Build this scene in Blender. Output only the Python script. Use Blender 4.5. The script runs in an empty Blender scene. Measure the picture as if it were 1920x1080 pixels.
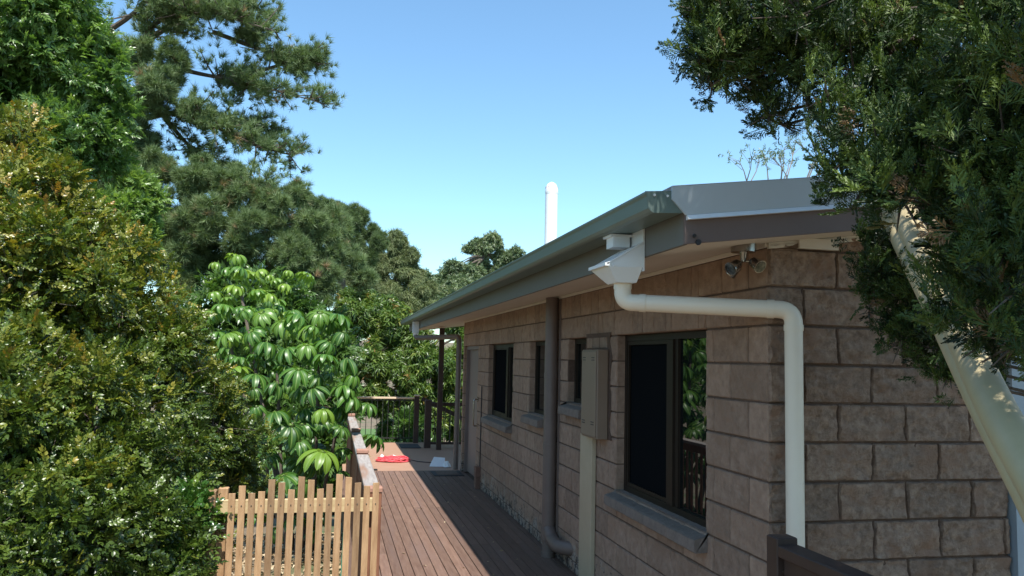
import bpy, math, random
import numpy as np
from mathutils import Vector, Matrix, noise
random.seed(7); np.random.seed(7)
scene = bpy.context.scene
col = scene.collection

# ------------------------------------------------------------------ camera
F = 1493.0
ROLL = math.atan(0.023)
def _unroll(x, y):
    c, s = math.cos(-ROLL), math.sin(-ROLL); return c*x-s*y, s*x+c*y
_vx, _vy = _unroll(625-960, 667-540)
PITCH = math.atan(_vy/F)
YAW = -math.atan2(_vx, F/math.cos(PITCH))
_fh = np.array([math.sin(YAW), math.cos(YAW), 0]); RT = np.array([math.cos(YAW), -math.sin(YAW), 0]); ZZ = np.array([0, 0, 1.])
FW = _fh*math.cos(PITCH)+ZZ*math.sin(PITCH); UP = -_fh*math.sin(PITCH)+ZZ*math.cos(PITCH)
CAM = np.array([-2.18044, -3.72328, 1.89])
def at(px, py, dist):
    "world point measured in the photograph (1920 px frame) at a given distance"
    x, y = _unroll(px-960, py-540)
    return CAM+(FW*F+RT*x-UP*y)/F*dist
cd = bpy.data.cameras.new("camera"); cam = bpy.data.objects.new("camera", cd); col.objects.link(cam)
cd.sensor_width = 36; cd.lens = F/1920*36; cd.clip_start = .05; cd.clip_end = 3000
ex = RT*math.cos(ROLL)+UP*math.sin(ROLL); ey = -RT*math.sin(ROLL)+UP*math.cos(ROLL)
M4 = Matrix.Identity(4)
for i in range(3):
    M4[i][0] = ex[i]; M4[i][1] = ey[i]; M4[i][2] = -FW[i]; M4[i][3] = CAM[i]
cam.matrix_world = M4
scene.camera = cam

# ------------------------------------------------------------------ light
SUN_EL = math.radians(62)
sdir = Vector((-0.012, -math.cos(SUN_EL), math.sin(SUN_EL))).normalized()
world = bpy.data.worlds.new("World"); scene.world = world; world.use_nodes = True
nt = world.node_tree; nt.nodes.clear()
sky = nt.nodes.new('ShaderNodeTexSky'); sky.sky_type = 'NISHITA'; sky.sun_disc = False
sky.sun_elevation = SUN_EL; sky.sun_rotation = math.atan2(sdir.x, sdir.y)
sky.air_density = 1.0; sky.dust_density = 0.6; sky.ozone_density = 1.4
bg = nt.nodes.new('ShaderNodeBackground'); bg.inputs['Strength'].default_value = 0.15
wo = nt.nodes.new('ShaderNodeOutputWorld')
tn = nt.nodes.new('ShaderNodeMix'); tn.data_type = 'RGBA'; tn.blend_type = 'MULTIPLY'; tn.inputs[0].default_value = 1; tn.inputs[7].default_value = (.75, .95, .98, 1)
nt.links.new(sky.outputs[0], tn.inputs[6]); nt.links.new(tn.outputs[2], bg.inputs[0]); nt.links.new(bg.outputs[0], wo.inputs[0])
sl = bpy.data.lights.new("sun", 'SUN'); sl.energy = 4.8; sl.angle = math.radians(.53); sl.color = (1, .96, .91)
sun = bpy.data.objects.new("sun", sl); col.objects.link(sun)
sun.rotation_euler = sdir.to_track_quat('Z', 'Y').to_euler()
scene.view_settings.view_transform = 'Standard'; scene.view_settings.look = 'None'
scene.view_settings.exposure = 0.8; scene.view_settings.gamma = 1

# ------------------------------------------------------------------ helpers
def tag(o, label=None, cat=None, group=None, kind=None):
    if label: o['label'] = label
    if cat: o['category'] = cat
    if group: o['group'] = group
    if kind: o['kind'] = kind
    return o
def empty(name, loc=(0, 0, 0)):
    o = bpy.data.objects.new(name, None); col.objects.link(o); o.location = loc; o.empty_display_size = .2
    return o
def link(name, me, mat, parent=None):
    o = bpy.data.objects.new(name, me); col.objects.link(o)
    if mat: me.materials.append(mat)
    if parent:
        o.parent = parent
        # geometry is written in world coordinates: keep it there
        p = parent; off = Vector((0, 0, 0))
        while p: off += Vector(p.location); p = p.parent
        o.location = -off if parent.type == 'EMPTY' or off.length > 0 else (0, 0, 0)
    return o
class MB:
    def __init__(s): s.v = []; s.f = []; s.a = []
    def add(s, vs, fs, a=0.5):
        n = len(s.v); s.v += [tuple(v) for v in vs]; s.f += [tuple(i+n for i in f) for f in fs]; s.a += [a]*len(vs); return s
    def box(s, x0, x1, y0, y1, z0, z1, a=.5):
        return s.add([(x0,y0,z0),(x1,y0,z0),(x1,y1,z0),(x0,y1,z0),(x0,y0,z1),(x1,y0,z1),(x1,y1,z1),(x0,y1,z1)],
              [(3,2,1,0),(4,5,6,7),(0,1,5,4),(1,2,6,5),(2,3,7,6),(3,0,4,7)], a)
    def bbox(s, x0, x1, y0, y1, z0, z1, b=.003, a=.5):
        "box with chamfered edges (lofted octagon-ish along z plus top/bottom chamfer)"
        def ring(i, z): return [(x0+i+b,y0+i,z),(x1-i-b,y0+i,z),(x1-i,y0+i+b,z),(x1-i,y1-i-b,z),(x1-i-b,y1-i,z),(x0+i+b,y1-i,z),(x0+i,y1-i-b,z),(x0+i,y0+i+b,z)]
        vs = ring(b, z0)+ring(0, z0+b)+ring(0, z1-b)+ring(b, z1); fs = [tuple(range(7, -1, -1)), tuple(range(24, 32))]
        for k in range(3):
            for i in range(8): fs.append((k*8+i, k*8+(i+1) % 8, k*8+8+(i+1) % 8, k*8+8+i))
        return s.add(vs, fs, a)
    def tube(s, pts, r, seg=12, caps=True, a=.5):
        pts = [Vector(p) for p in pts]; n = len(pts)
        if not hasattr(r, '__len__'): r = [r]*n
        t0 = (pts[1]-pts[0]).normalized(); nrm = t0.orthogonal().normalized(); vs = []
        for i, p in enumerate(pts):
            t = (pts[min(i+1, n-1)]-pts[max(i-1, 0)]).normalized()
            nrm = (nrm-t*nrm.dot(t)).normalized(); b = t.cross(nrm)
            for k in range(seg):
                an = 2*math.pi*k/seg; vs.append(p+(nrm*math.cos(an)+b*math.sin(an))*r[i])
        fs = [(i*seg+k, i*seg+(k+1) % seg, (i+1)*seg+(k+1) % seg, (i+1)*seg+k) for i in range(n-1) for k in range(seg)]
        if caps: fs += [tuple(range(seg-1, -1, -1)), tuple((n-1)*seg+k for k in range(seg))]
        return s.add(vs, fs, a)
    def bar(s, p, q, w, h, up=(0, 0, 1), a=.5):
        p, q = Vector(p), Vector(q); t = (q-p).normalized(); sd = t.cross(Vector(up)).normalized(); u = sd.cross(t)
        vs = []
        for c in (p, q):
            for i, j in ((-1,-1),(1,-1),(1,1),(-1,1)): vs.append(c+sd*i*w/2+u*j*h/2)
        return s.add(vs, [(0,1,2,3),(7,6,5,4),(0,4,5,1),(1,5,6,2),(2,6,7,3),(3,7,4,0)], a)
    def prism(s, poly, axis, lo, hi, a=.5):
        "poly in the two other axes extruded along axis"
        n = len(poly)
        def P(u, v, w): return {'x': (w, u, v), 'y': (u, w, v), 'z': (u, v, w)}[axis]
        vs = [P(u, v, lo) for u, v in poly]+[P(u, v, hi) for u, v in poly]
        fs = [tuple(range(n)), tuple(range(2*n-1, n-1, -1))]+[(i, n+i, n+(i+1) % n, (i+1) % n) for i in range(n)]
        return s.add(vs, fs, a)
    def build(s, name, mat, parent=None, smooth=False):
        me = bpy.data.meshes.new(name); me.from_pydata(s.v, [], s.f)
        at_ = me.attributes.new('tint', 'FLOAT', 'POINT'); at_.data.foreach_set('value', s.a)
        import bmesh
        bm = bmesh.new(); bm.from_mesh(me); bmesh.ops.recalc_face_normals(bm, faces=bm.faces); bm.to_mesh(me); bm.free()
        if smooth:
            me.shade_smooth()
            me.set_sharp_from_angle(angle=math.radians(40))
        return link(name, me, mat, parent)
def fillet(pts, r, n=6):
    pts = [Vector(p) for p in pts]; out = [pts[0]]
    for i in range(1, len(pts)-1):
        a, b, c = pts[i-1], pts[i], pts[i+1]; u = (a-b).normalized(); v = (c-b).normalized()
        ang = u.angle(v); d = min(r/math.tan(ang/2), (a-b).length*.49, (c-b).length*.49)
        p, q = b+u*d, b+v*d
        for k in range(n+1):
            t = k/n; out.append(p*(1-t)**2+b*2*t*(1-t)+q*t*t)
    return out+[pts[-1]]

# ------------------------------------------------------------------ materials
def mat(name, c1, c2=None, rough=.6, scale=8, metal=0, bump=0, bscale=40, spec=.5, tint=None, coord='Object', stretch=(1,1,1), detail=6, c3=None, stain=False, coat=0):
    m = bpy.data.materials.new(name); m.use_nodes = True; t = m.node_tree; N = t.nodes; L = t.links
    b = N['Principled BSDF']; b.inputs['Roughness'].default_value = rough; b.inputs['Metallic'].default_value = metal
    b.inputs['Specular IOR Level'].default_value = spec
    if coat: b.inputs['Coat Weight'].default_value = coat
    tc = N.new('ShaderNodeTexCoord'); mp = N.new('ShaderNodeMapping'); mp.inputs['Scale'].default_value = stretch
    L.new(tc.outputs[coord], mp.inputs[0])
    c2 = c2 or c1
    nz = N.new('ShaderNodeTexNoise'); nz.inputs['Scale'].default_value = scale; nz.inputs['Detail'].default_value = detail; nz.inputs['Roughness'].default_value = .65
    L.new(mp.outputs[0], nz.inputs['Vector'])
    rp = N.new('ShaderNodeValToRGB'); rp.color_ramp.elements[0].position = .33; rp.color_ramp.elements[1].position = .67
    rp.color_ramp.elements[0].color = (*c1, 1); rp.color_ramp.elements[1].color = (*c2, 1)
    L.new(nz.outputs['Fac'], rp.inputs[0]); out = rp.outputs[0]
    if c3:
        n3 = N.new('ShaderNodeTexNoise'); n3.inputs['Scale'].default_value = scale*.23; n3.inputs['Detail'].default_value = 3
        L.new(mp.outputs[0], n3.inputs['Vector'])
        r3 = N.new('ShaderNodeValToRGB'); r3.color_ramp.elements[0].position = .5; r3.color_ramp.elements[1].position = .7
        L.new(n3.outputs['Fac'], r3.inputs[0])
        mx = N.new('ShaderNodeMix'); mx.data_type = 'RGBA'; L.new(r3.outputs[0], mx.inputs[0]); L.new(out, mx.inputs[6]); mx.inputs[7].default_value = (*c3, 1); out = mx.outputs[2]
    if stain:      # lime bloom and mould low on the wall, just above the deck boards
        sx_ = N.new('ShaderNodeSeparateXYZ'); L.new(tc.outputs['Object'], sx_.inputs[0])
        hz = N.new('ShaderNodeMapRange'); hz.inputs[1].default_value = .55; hz.inputs[2].default_value = .0; L.new(sx_.outputs['Z'], hz.inputs[0])
        ns = N.new('ShaderNodeTexNoise'); ns.inputs['Scale'].default_value = 5; ns.inputs['Detail'].default_value = 8; ns.inputs['Roughness'].default_value = .75; L.new(tc.outputs['Object'], ns.inputs['Vector'])
        ad = N.new('ShaderNodeMath'); ad.operation = 'MULTIPLY_ADD'; L.new(hz.outputs[0], ad.inputs[0]); ad.inputs[1].default_value = .24; L.new(ns.outputs['Fac'], ad.inputs[2])
        rs = N.new('ShaderNodeValToRGB'); rs.color_ramp.elements[0].position = .66; rs.color_ramp.elements[1].position = .78; L.new(ad.outputs[0], rs.inputs[0])
        mx = N.new('ShaderNodeMix'); mx.data_type = 'RGBA'; L.new(rs.outputs[0], mx.inputs[0]); L.new(out, mx.inputs[6]); mx.inputs[7].default_value = (.34, .29, .24, 1); out = mx.outputs[2]
        ns = N.new('ShaderNodeTexNoise'); ns.inputs['Scale'].default_value = 11; ns.inputs['Detail'].default_value = 8; ns.inputs['Roughness'].default_value = .8; L.new(tc.outputs['Object'], ns.inputs['Vector'])
        ad = N.new('ShaderNodeMath'); ad.operation = 'MULTIPLY_ADD'; L.new(hz.outputs[0], ad.inputs[0]); ad.inputs[1].default_value = .22; L.new(ns.outputs['Fac'], ad.inputs[2])
        rs = N.new('ShaderNodeValToRGB'); rs.color_ramp.elements[0].position = .68; rs.color_ramp.elements[1].position = .74; L.new(ad.outputs[0], rs.inputs[0])
        mx = N.new('ShaderNodeMix'); mx.data_type = 'RGBA'; L.new(rs.outputs[0], mx.inputs[0]); L.new(out, mx.inputs[6]); mx.inputs[7].default_value = (.05, .04, .035, 1); out = mx.outputs[2]
    if tint is not None:
        at_ = N.new('ShaderNodeAttribute'); at_.attribute_name = 'tint'
        mr = N.new('ShaderNodeMapRange'); mr.inputs[3].default_value = 1-tint; mr.inputs[4].default_value = 1+tint
        L.new(at_.outputs['Fac'], mr.inputs[0])
        vm = N.new('ShaderNodeVectorMath'); vm.operation = 'SCALE'; L.new(out, vm.inputs[0]); L.new(mr.outputs[0], vm.inputs['Scale']); out = vm.outputs[0]
    L.new(out, b.inputs['Base Color'])
    if bump:
        bn = N.new('ShaderNodeTexNoise'); bn.inputs['Scale'].default_value = bscale; bn.inputs['Detail'].default_value = 8; bn.inputs['Roughness'].default_value = .7
        L.new(mp.outputs[0], bn.inputs['Vector'])
        bp = N.new('ShaderNodeBump'); bp.inputs['Strength'].default_value = bump; bp.inputs['Distance'].default_value = .02
        L.new(bn.outputs['Fac'], bp.inputs['Height']); L.new(bp.outputs[0], b.inputs['Normal'])
    # roughness variation
    rr = N.new('ShaderNodeMapRange'); rr.inputs[3].default_value = max(0, rough-.08); rr.inputs[4].default_value = min(1, rough+.12)
    L.new(nz.outputs['Fac'], rr.inputs[0]); L.new(rr.outputs[0], b.inputs['Roughness'])
    return m
def leafmat(name, stops, rough=.35, trans=.25, spec=.5, tcol=None, rib=None):
    m = bpy.data.materials.new(name); m.use_nodes = True; t = m.node_tree; N = t.nodes; L = t.links
    b = N['Principled BSDF']; b.inputs['Roughness'].default_value = rough; b.inputs['Specular IOR Level'].default_value = spec
    at_ = N.new('ShaderNodeAttribute'); at_.attribute_name = 'tint'
    rp = N.new('ShaderNodeValToRGB'); cr = rp.color_ramp
    while len(cr.elements) < len(stops): cr.elements.new(.5)
    for e, (p, c) in zip(cr.elements, stops): e.position = p; e.color = (*c, 1)
    L.new(at_.outputs['Fac'], rp.inputs[0]); out = rp.outputs[0]
    if rib:
        ar = N.new('ShaderNodeAttribute'); ar.attribute_name = 'rib'
        pw = N.new('ShaderNodeMath'); pw.operation = 'POWER'; L.new(ar.outputs['Fac'], pw.inputs[0]); pw.inputs[1].default_value = 3
        mx = N.new('ShaderNodeMix'); mx.data_type = 'RGBA'; L.new(pw.outputs[0], mx.inputs[0]); L.new(out, mx.inputs[6]); mx.inputs[7].default_value = (*rib, 1); out = mx.outputs[2]
    L.new(out, b.inputs['Base Color'])
    if trans:
        tr = N.new('ShaderNodeBsdfTranslucent'); ms = N.new('ShaderNodeMixShader'); ms.inputs[0].default_value = trans
        g = N.new('ShaderNodeMix'); g.data_type = 'RGBA'; g.blend_type = 'MULTIPLY'; g.inputs[0].default_value = 1
        L.new(out, g.inputs[6]); g.inputs[7].default_value = (1.9, 2.0, .9, 1); L.new(g.outputs[2], tr.inputs[0])
        L.new(b.outputs[0], ms.inputs[1]); L.new(tr.outputs[0], ms.inputs[2])
        L.new(ms.outputs[0], N['Material Output'].inputs['Surface'])
    return m

M = {}
M['block'] = mat('block', (.245,.158,.108), (.375,.255,.183), .9, 14, bump=.7, bscale=55, tint=.13, c3=(.29,.185,.125), stain=True)
M['rough_block'] = mat('rough_block', (.185,.118,.08), (.39,.275,.20), .92, 26, bump=1.0, bscale=75, tint=.15, c3=(.27,.165,.11))
M['mortar'] = mat('mortar', (.085,.05,.034), (.13,.08,.055), .95, 30, bump=.6, bscale=80)
M['soffit'] = mat('soffit', (.60,.54,.46), (.64,.58,.50), .7, 2)
M['fascia'] = mat('fascia', (.14,.10,.09), (.16,.118,.105), .6, 3)
M['fascia_side'] = mat('fascia_side', (.13,.125,.11), (.15,.145,.13), .6, 3)
M['gutter'] = mat('gutter', (.12,.165,.145), (.14,.185,.165), .4, 3, spec=.5)
M['barge'] = mat('barge', (.44,.48,.50), (.47,.51,.53), .4, 2)
M['white_metal'] = mat('white_metal', (.72,.73,.73), (.68,.69,.68), .3, 4)
M['pvc'] = mat('pvc', (.76,.68,.55), (.72,.64,.52), .4, 3)
M['cream_pipe'] = mat('cream_pipe', (.46,.38,.22), (.41,.34,.195), .45, 6, c3=(.35,.29,.165))
M['brown_pipe'] = mat('brown_pipe', (.135,.10,.082), (.165,.12,.10), .5, 6)
M['box'] = mat('box', (.215,.15,.105), (.235,.168,.12), .5, 5)
M['strip'] = mat('strip', (.46,.375,.255), (.42,.34,.23), .55, 6)
M['bronze'] = mat('bronze', (.025,.018,.013), (.03,.022,.016), .45, 5, spec=.1)
M['screen'] = mat('screen', (.006,.007,.008), (.009,.010,.011), .8, 300, spec=.0)
M['sill'] = mat('sill', (.15,.12,.10), (.22,.175,.145), .9, 18, bump=.5, bscale=60)
M['door'] = mat('door', (.16,.115,.10), (.19,.14,.12), .55, 4)
M['steel'] = mat('steel', (.30,.27,.25), (.36,.33,.30), .22, 10, metal=1)
M['deck'] = mat('deck', (.115,.064,.044), (.185,.115,.083), .65, 6, stretch=(6,.6,6), tint=.22, bump=.25, bscale=30, c3=(.15,.095,.075))
M['platform'] = mat('platform', (.33,.19,.125), (.38,.23,.155), .5, 3, stretch=(1,4,1), bump=.1)
M['picket'] = mat('picket', (.24,.135,.062), (.38,.235,.12), .7, 9, stretch=(5,5,.6), tint=.28, bump=.3, bscale=30)
M['pine_timber'] = mat('pine_timber', (.42,.30,.15), (.52,.39,.21), .7, 8, stretch=(.6,5,5))
M['oiled_timber'] = mat('oiled_timber', (.16,.065,.035), (.25,.11,.06), .6, 7, stretch=(5,5,.6), tint=.15)
M['dark_timber'] = mat('dark_timber', (.028,.015,.011), (.045,.024,.017), .55, 7, stretch=(5,5,.6))
M['grey_timber'] = mat('grey_timber', (.22,.19,.17), (.36,.33,.30), .75, 8, stretch=(6,.5,6), c3=(.25,.15,.10))
M['end_grain'] = mat('end_grain', (.30,.15,.10), (.38,.21,.15), .75, 14)
M['light_rail'] = mat('light_rail', (.55,.42,.28), (.62,.49,.34), .7, 6, stretch=(.6,5,5))
M['black_metal'] = mat('black_metal', (.012,.014,.012), (.02,.022,.02), .4, 8)
M['red_rope'] = mat('red_rope', (.62,.05,.07), (.75,.12,.13), .5, 20)
M['black_rubber'] = mat('black_rubber', (.02,.02,.022), (.035,.035,.038), .7, 30, bump=.3)
M['mat_brown'] = mat('mat_brown', (.10,.07,.055), (.15,.11,.09), .95, 60, bump=.6, bscale=150)
M['paper'] = mat('paper', (.75,.77,.80), (.68,.70,.74), .6, 5)
M['brick_red'] = mat('brick_red', (.16,.085,.06), (.22,.12,.085), .9, 20)
M['hose'] = mat('hose', (.02,.22,.14), (.03,.30,.20), .4, 10)
M['clad'] = mat('clad', (.27,.32,.36), (.31,.36,.40), .5, 3)
M['bark'] = mat('bark', (.07,.055,.042), (.14,.11,.085), .95, 14, stretch=(1,1,.3), bump=.6)
M['pale_bark'] = mat('pale_bark', (.15,.13,.11), (.22,.20,.17), .8, 10)
M['ground'] = mat('ground', (.10,.075,.045), (.19,.14,.085), .95, 3, bump=.4, c3=(.05,.09,.025), coord='Object')
M['lawn'] = mat('lawn', (.05,.10,.02), (.09,.16,.035), .9, 6, bump=.5)
M['litter'] = leafmat('litter', [(0,(.16,.10,.055)),(.5,(.34,.25,.14)),(1,(.50,.40,.26))], .6, 0)
M['roof'] = mat('roof', (.42,.44,.44), (.46,.48,.48), .4, 2)
M['lens'] = mat('lens', (.03,.03,.03), (.20,.20,.19), .1, 60, metal=1)
gm = bpy.data.materials.new('glass'); gm.use_nodes = True
gb = gm.node_tree.nodes['Principled BSDF']; gb.inputs['Base Color'].default_value = (.006,.008,.008,1); gb.inputs['Roughness'].default_value = .012; gb.inputs['IOR'].default_value = 1.75
M['glass'] = gm
# leaves
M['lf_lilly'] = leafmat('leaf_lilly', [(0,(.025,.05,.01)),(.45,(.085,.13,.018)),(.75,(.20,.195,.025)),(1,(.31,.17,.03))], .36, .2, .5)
M['lf_green'] = leafmat('leaf_green', [(0,(.03,.08,.015)),(.5,(.05,.125,.02)),(1,(.13,.19,.03))], .28, .22, .6)
M['lf_broad'] = leafmat('leaf_broad', [(0,(.05,.105,.025)),(.6,(.10,.18,.04)),(1,(.18,.27,.07))], .34, .3)
M['lf_pine'] = leafmat('needle_pine', [(0,(.075,.12,.05)),(.7,(.15,.21,.085)),(.93,(.19,.25,.11)),(1,(.27,.19,.11))], .5, .15, .3)
M['lf_mango'] = leafmat('leaf_mango', [(0,(.05,.095,.02)),(.6,(.10,.165,.03)),(.95,(.20,.24,.05)),(1,(.28,.16,.05))], .4, .25, .5)
M['lf_gum'] = leafmat('leaf_gum', [(0,(.07,.11,.055)),(.6,(.115,.165,.07)),(1,(.18,.21,.10))], .45, .15)
M['lf_casu'] = leafmat('leaf_casuarina', [(0,(.085,.115,.05)),(.6,(.13,.165,.065)),(1,(.19,.21,.09))], .55, .15, .3)
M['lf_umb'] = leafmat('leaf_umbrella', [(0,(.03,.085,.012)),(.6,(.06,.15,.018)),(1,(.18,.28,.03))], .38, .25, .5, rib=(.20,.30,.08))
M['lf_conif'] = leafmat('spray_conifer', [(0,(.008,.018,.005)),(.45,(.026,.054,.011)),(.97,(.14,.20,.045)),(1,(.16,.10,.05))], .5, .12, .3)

# ------------------------------------------------------------------ house
house = tag(empty('brick_house', (0, 0, 0)), 'low beige concrete block house with green grey gutter beside the brown deck', 'house')
SL = .13                                    # roof slope
def soz(x): return 2.447+SL*(x+.6)
Lw = 9.85
# openings on the deck side: (y0, y1, z0, z1)
OP = [(.70,2.235,.90,2.10), (2.98,3.578,1.50,2.10), (4.40,5.096,1.30,2.10), (5.95,7.547,1.10,2.10), (8.41,9.742,0,2.10)]
def rough_face(m, u0, u1, z0, z1, plane, back, amp, nu, nv, tint, edge=.0058, seed=0, capz=None):
    "one block: displaced front grid, sides running back to the mortar depth"
    g = .0045; u0 += g; u1 -= g; z0 += g; z1 -= g
    if u1-u0 < .015 or z1-z0 < .015: return
    us = [u0, u0+.006]+[u0+.006+(u1-u0-.012)*i/nu for i in range(1, nu)]+[u1-.006, u1]
    vs = [z0, z0+.006]+[z0+.006+(z1-z0-.012)*i/nv for i in range(1, nv)]+[z1-.006, z1]
    nU, nV = len(us), len(vs); V = []
    for j, z in enumerate(vs):
        for i, u in enumerate(us):
            e = (i in (0, nU-1)) or (j in (0, nV-1))
            zz = z
            p = Vector((u*9+seed, z*9, seed*1.7))
            d = edge if e else -amp*(.55+noise.fractal(p*1.6, .8, 2.1, 4)*.9+ .25*noise.noise(p*5))
            if e: d += abs(noise.noise(p*2.3))*.004
            if capz: zz = min(zz, capz(u))
            V.append((d, u, zz) if plane == 'x' else (u, d, zz))
    Fc = [(j*nU+i, j*nU+i+1, (j+1)*nU+i+1, (j+1)*nU+i) for j in range(nV-1) for i in range(nU-1)]
    n = len(V); per = [i for i in range(nU)]+[j*nU+nU-1 for j in range(1, nV)]+[(nV-1)*nU+i for i in range(nU-2, -1, -1)]+[j*nU for j in range(nV-2, 0, -1)]
    for k in per: V.append((back, V[k][1], V[k][2]) if plane == 'x' else (V[k][0], back, V[k][2]))
    q = len(per)
    for k in range(q): Fc.append((per[k], n+k, n+(k+1) % q, per[(k+1) % q]))
    m.add(V, Fc, tint)
ws = MB(); rnd = random.Random(3)
def split(segs, a, b):
    out = []
    for s, e in segs:
        if b <= s or a >= e: out.append((s, e)); continue
        if s < a: out.append((s, a))
        if e > b: out.append((b, e))
    return out
for c in range(13):
    z0, z1 = .2*c+.1-.2, .2*c+.1
    z0 = max(z0, 0)
    if z1 > 2.5: z1 = 2.507
    k = round((z1-.1)/.2) if c < 12 else 12
    par = (c % 2 == 0)          # course 1.9-2.1 is c==10: header first at the corner
    y = -.0; first = True; cuts = [0.0]
    y = .2 if par else .4; cuts.append(y)
    while y < Lw:
        if c >= 11: y += rnd.choice((.1, .2, .2, .3, .4)) if y < 4.2 else rnd.choice((.2, .4, .4))
        else: y += .4
        cuts.append(min(y, Lw))
    segs = [(cuts[i], cuts[i+1]) for i in range(len(cuts)-1)]
    for i, sg in enumerate(segs):
        parts = [sg]
        for (a, b, o0, o1) in OP:
            if z0 >= o0-.101 and z1 <= o1+.01: parts = split(parts, a, b)
            elif z0 < o0 < z1 and z1-o0 > .05: pass
        for s, e in parts:
            rough_face(ws, s, e, z0, z1, 'x', .18, .006 if (i or not par) else .002, max(3, int((e-s)/.03)), 6, rnd.random() if (i or not par) else 1.5, seed=c*3.1+s)
wall = ws.build('wall', M['block'], house, smooth=False)
# mortar slab behind the blocks
ms = MB(); cuts = sorted({0.006, Lw-.01}|{v for o in OP for v in (o[0]-.008, o[1]+.008)})
for a, b in zip(cuts[:-1], cuts[1:]):
    mid = (a+b)/2; o = [o for o in OP if o[0]-.01 < mid < o[1]+.01]
    if o:
        o = o[0]
        ms.box(.0055, .17, a, b, -.6, o[2]-.008 if o[2] > 0 else -.02); ms.box(.0055, .17, a, b, o[3]+.008, 2.52)
    else: ms.box(.0055, .17, a, b, -.6, 2.52)
ms.box(.012, 1.43, .0055, .16, -.6, 2.49)
ms.prism([(.012, 2.49), (1.43, 2.49), (1.43, 2.70), (.012, 2.514)], 'y', .0055, .16)
ms.build('mortar_joints', M['mortar'], house)
we = MB()
for c in range(14):
    z0, z1 = max(.2*c-.1, -.1), .2*c+.1
    par = (c % 2 == 0); y = .4 if par else .2; cuts = [0.0, y]
    while y < 1.44: y += .4; cuts.append(min(y, 1.44))
    for a, b in zip(cuts[:-1], cuts[1:]):
        cz = (lambda u: 2.515+SL*u-.004) if z1 > 2.49 else None
        if cz and z0 > cz(b)-.02: continue
        rough_face(we, a, b, z0, z1, 'y', .17, .019, max(3, int((b-a)/.014)), 14, rnd.random(), seed=40+c*2.3+a*5, capz=cz)
we.build('wall', M['rough_block'], house, smooth=True)['label'] = 'rough split face block end wall'
# rendered patch round the meter box
pt = MB(); ang = []
for i in range(26):
    z = 1.27+(2.13-1.27)*i/25; ang.append((2.36+.035*noise.noise(Vector((z*9, 0, 3)))+.015*math.sin(z*19), z))
poly = ang+[(3.0, 2.13), (3.0, 1.27)]
pt.prism(poly, 'x', -.010, .01)
pt.build('render_patch', M['mortar'], house)
pb = MB()
for (a, b, z0, z1) in ((2.44, 2.62, 2.0, 2.10), (2.63, 2.80, 2.0, 2.10), (2.81, 2.97, 2.0, 2.1)): rough_face(pb, a, b, z0, z1, 'x', .02, .003, 4, 3, .2, seed=a*7)
for v in range(len(pb.v)): x, y, z = pb.v[v]; pb.v[v] = (x-.014, y, z)
pb.build('brick_infill', M['block'], house)
# rest of the house body (seen only from the side)
hb = MB(); hb.box(.3, 4.2, 9.68, 9.85, -.6, 2.55); hb.box(4.0, 4.2, .2, 9.68, -.6, 3.0)
hb.build('rear_wall', M['block'], house)
cl = MB(); x = 1.445
while x < 4.2:
    cl.box(x, x+.145, -.045, .10, -.6, 2.515+SL*x); x += .15
cl.build('cladding', M['clad'], house)['label'] = 'pale blue grey cladding beyond the block end wall'
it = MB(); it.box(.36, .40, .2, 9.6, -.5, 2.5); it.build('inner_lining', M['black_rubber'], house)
# roof, fascia, soffit, gutter
Y0, Y1 = -.30, 13.6; XR = 4.6
def slab(m, x0, x1, y0, y1, t0, t1):
    z = lambda x: 2.447+SL*(x+.6)
    m.add([(x0,y0,z(x0)+t0),(x1,y0,z(x1)+t0),(x1,y1,z(x1)+t0),(x0,y1,z(x0)+t0),(x0,y0,z(x0)+t1),(x1,y0,z(x1)+t1),(x1,y1,z(x1)+t1),(x0,y1,z(x0)+t1)],
          [(3,2,1,0),(4,5,6,7),(0,1,5,4),(1,2,6,5),(2,3,7,6),(3,0,4,7)])
r = MB()
xs = -.70
slab(r, -.70, XR, Y0+.02, Y1, .20, .215)
k = 0
y = Y0+.1
while y < Y1: slab(r, -.70, XR, y, y+.035, .216, .24); y += .19
r.build('roof', M['roof'], house)
s = MB(); slab(s, -.58, XR-.02, .13, Y1-.02, .006, .018); s.build('soffit', M['soffit'], house)
s = MB(); slab(s, -.575, XR-.02, Y0+.022, .128, .002, .014); s.build('soffit', M['soffit'], house)
s = MB(); slab(s, .002, 1.45, -.012, .004, -.030, .001)
s.bbox(-.012, .003, 0, Lw, soz(0)-.022, soz(0)+.004, .003); s.build('cornice_strip', M['soffit'], house)
s = MB(); s.box(.17, .40, -.028, -.002, 2.505, 2.56); s.build('cable_cover', M['soffit'], house)
f = MB(); f.box(-.60, -.58, Y0+.021, Y1, 2.447, 2.63); f.build('fascia', M['fascia_side'], house)
f = MB(); slab(f, -.60, XR, Y0, Y0+.02, 0, .20); f.build('fascia', M['fascia'], house)
f = MB(); slab(f, -.60, XR, Y1+.001, Y1+.02, 0, .20); f.build('fascia', M['fascia'], house)
g = MB()                                     # quad gutter profile, extruded as a thin channel
prof = [(-.602,2.60),(-.615,2.592),(-.755,2.585),(-.772,2.592),(-.785,2.605),(-.790,2.66),(-.800,2.672),(-.800,2.682),(-.787,2.684)]
inner = [(-.790,2.678),(-.793,2.672),(-.782,2.658),(-.778,2.61),(-.768,2.60),(-.755,2.592),(-.616,2.599),(-.605,2.606)]
g.prism(prof+inner, 'y', Y0+.004, Y1)
g.prism([(-.602,2.60),(-.615,2.592),(-.755,2.585),(-.772,2.592),(-.785,2.605),(-.790,2.66),(-.800,2.672),(-.800,2.684),(-.602,2.70)], 'y', Y0-.002, Y0+.003)
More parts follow.
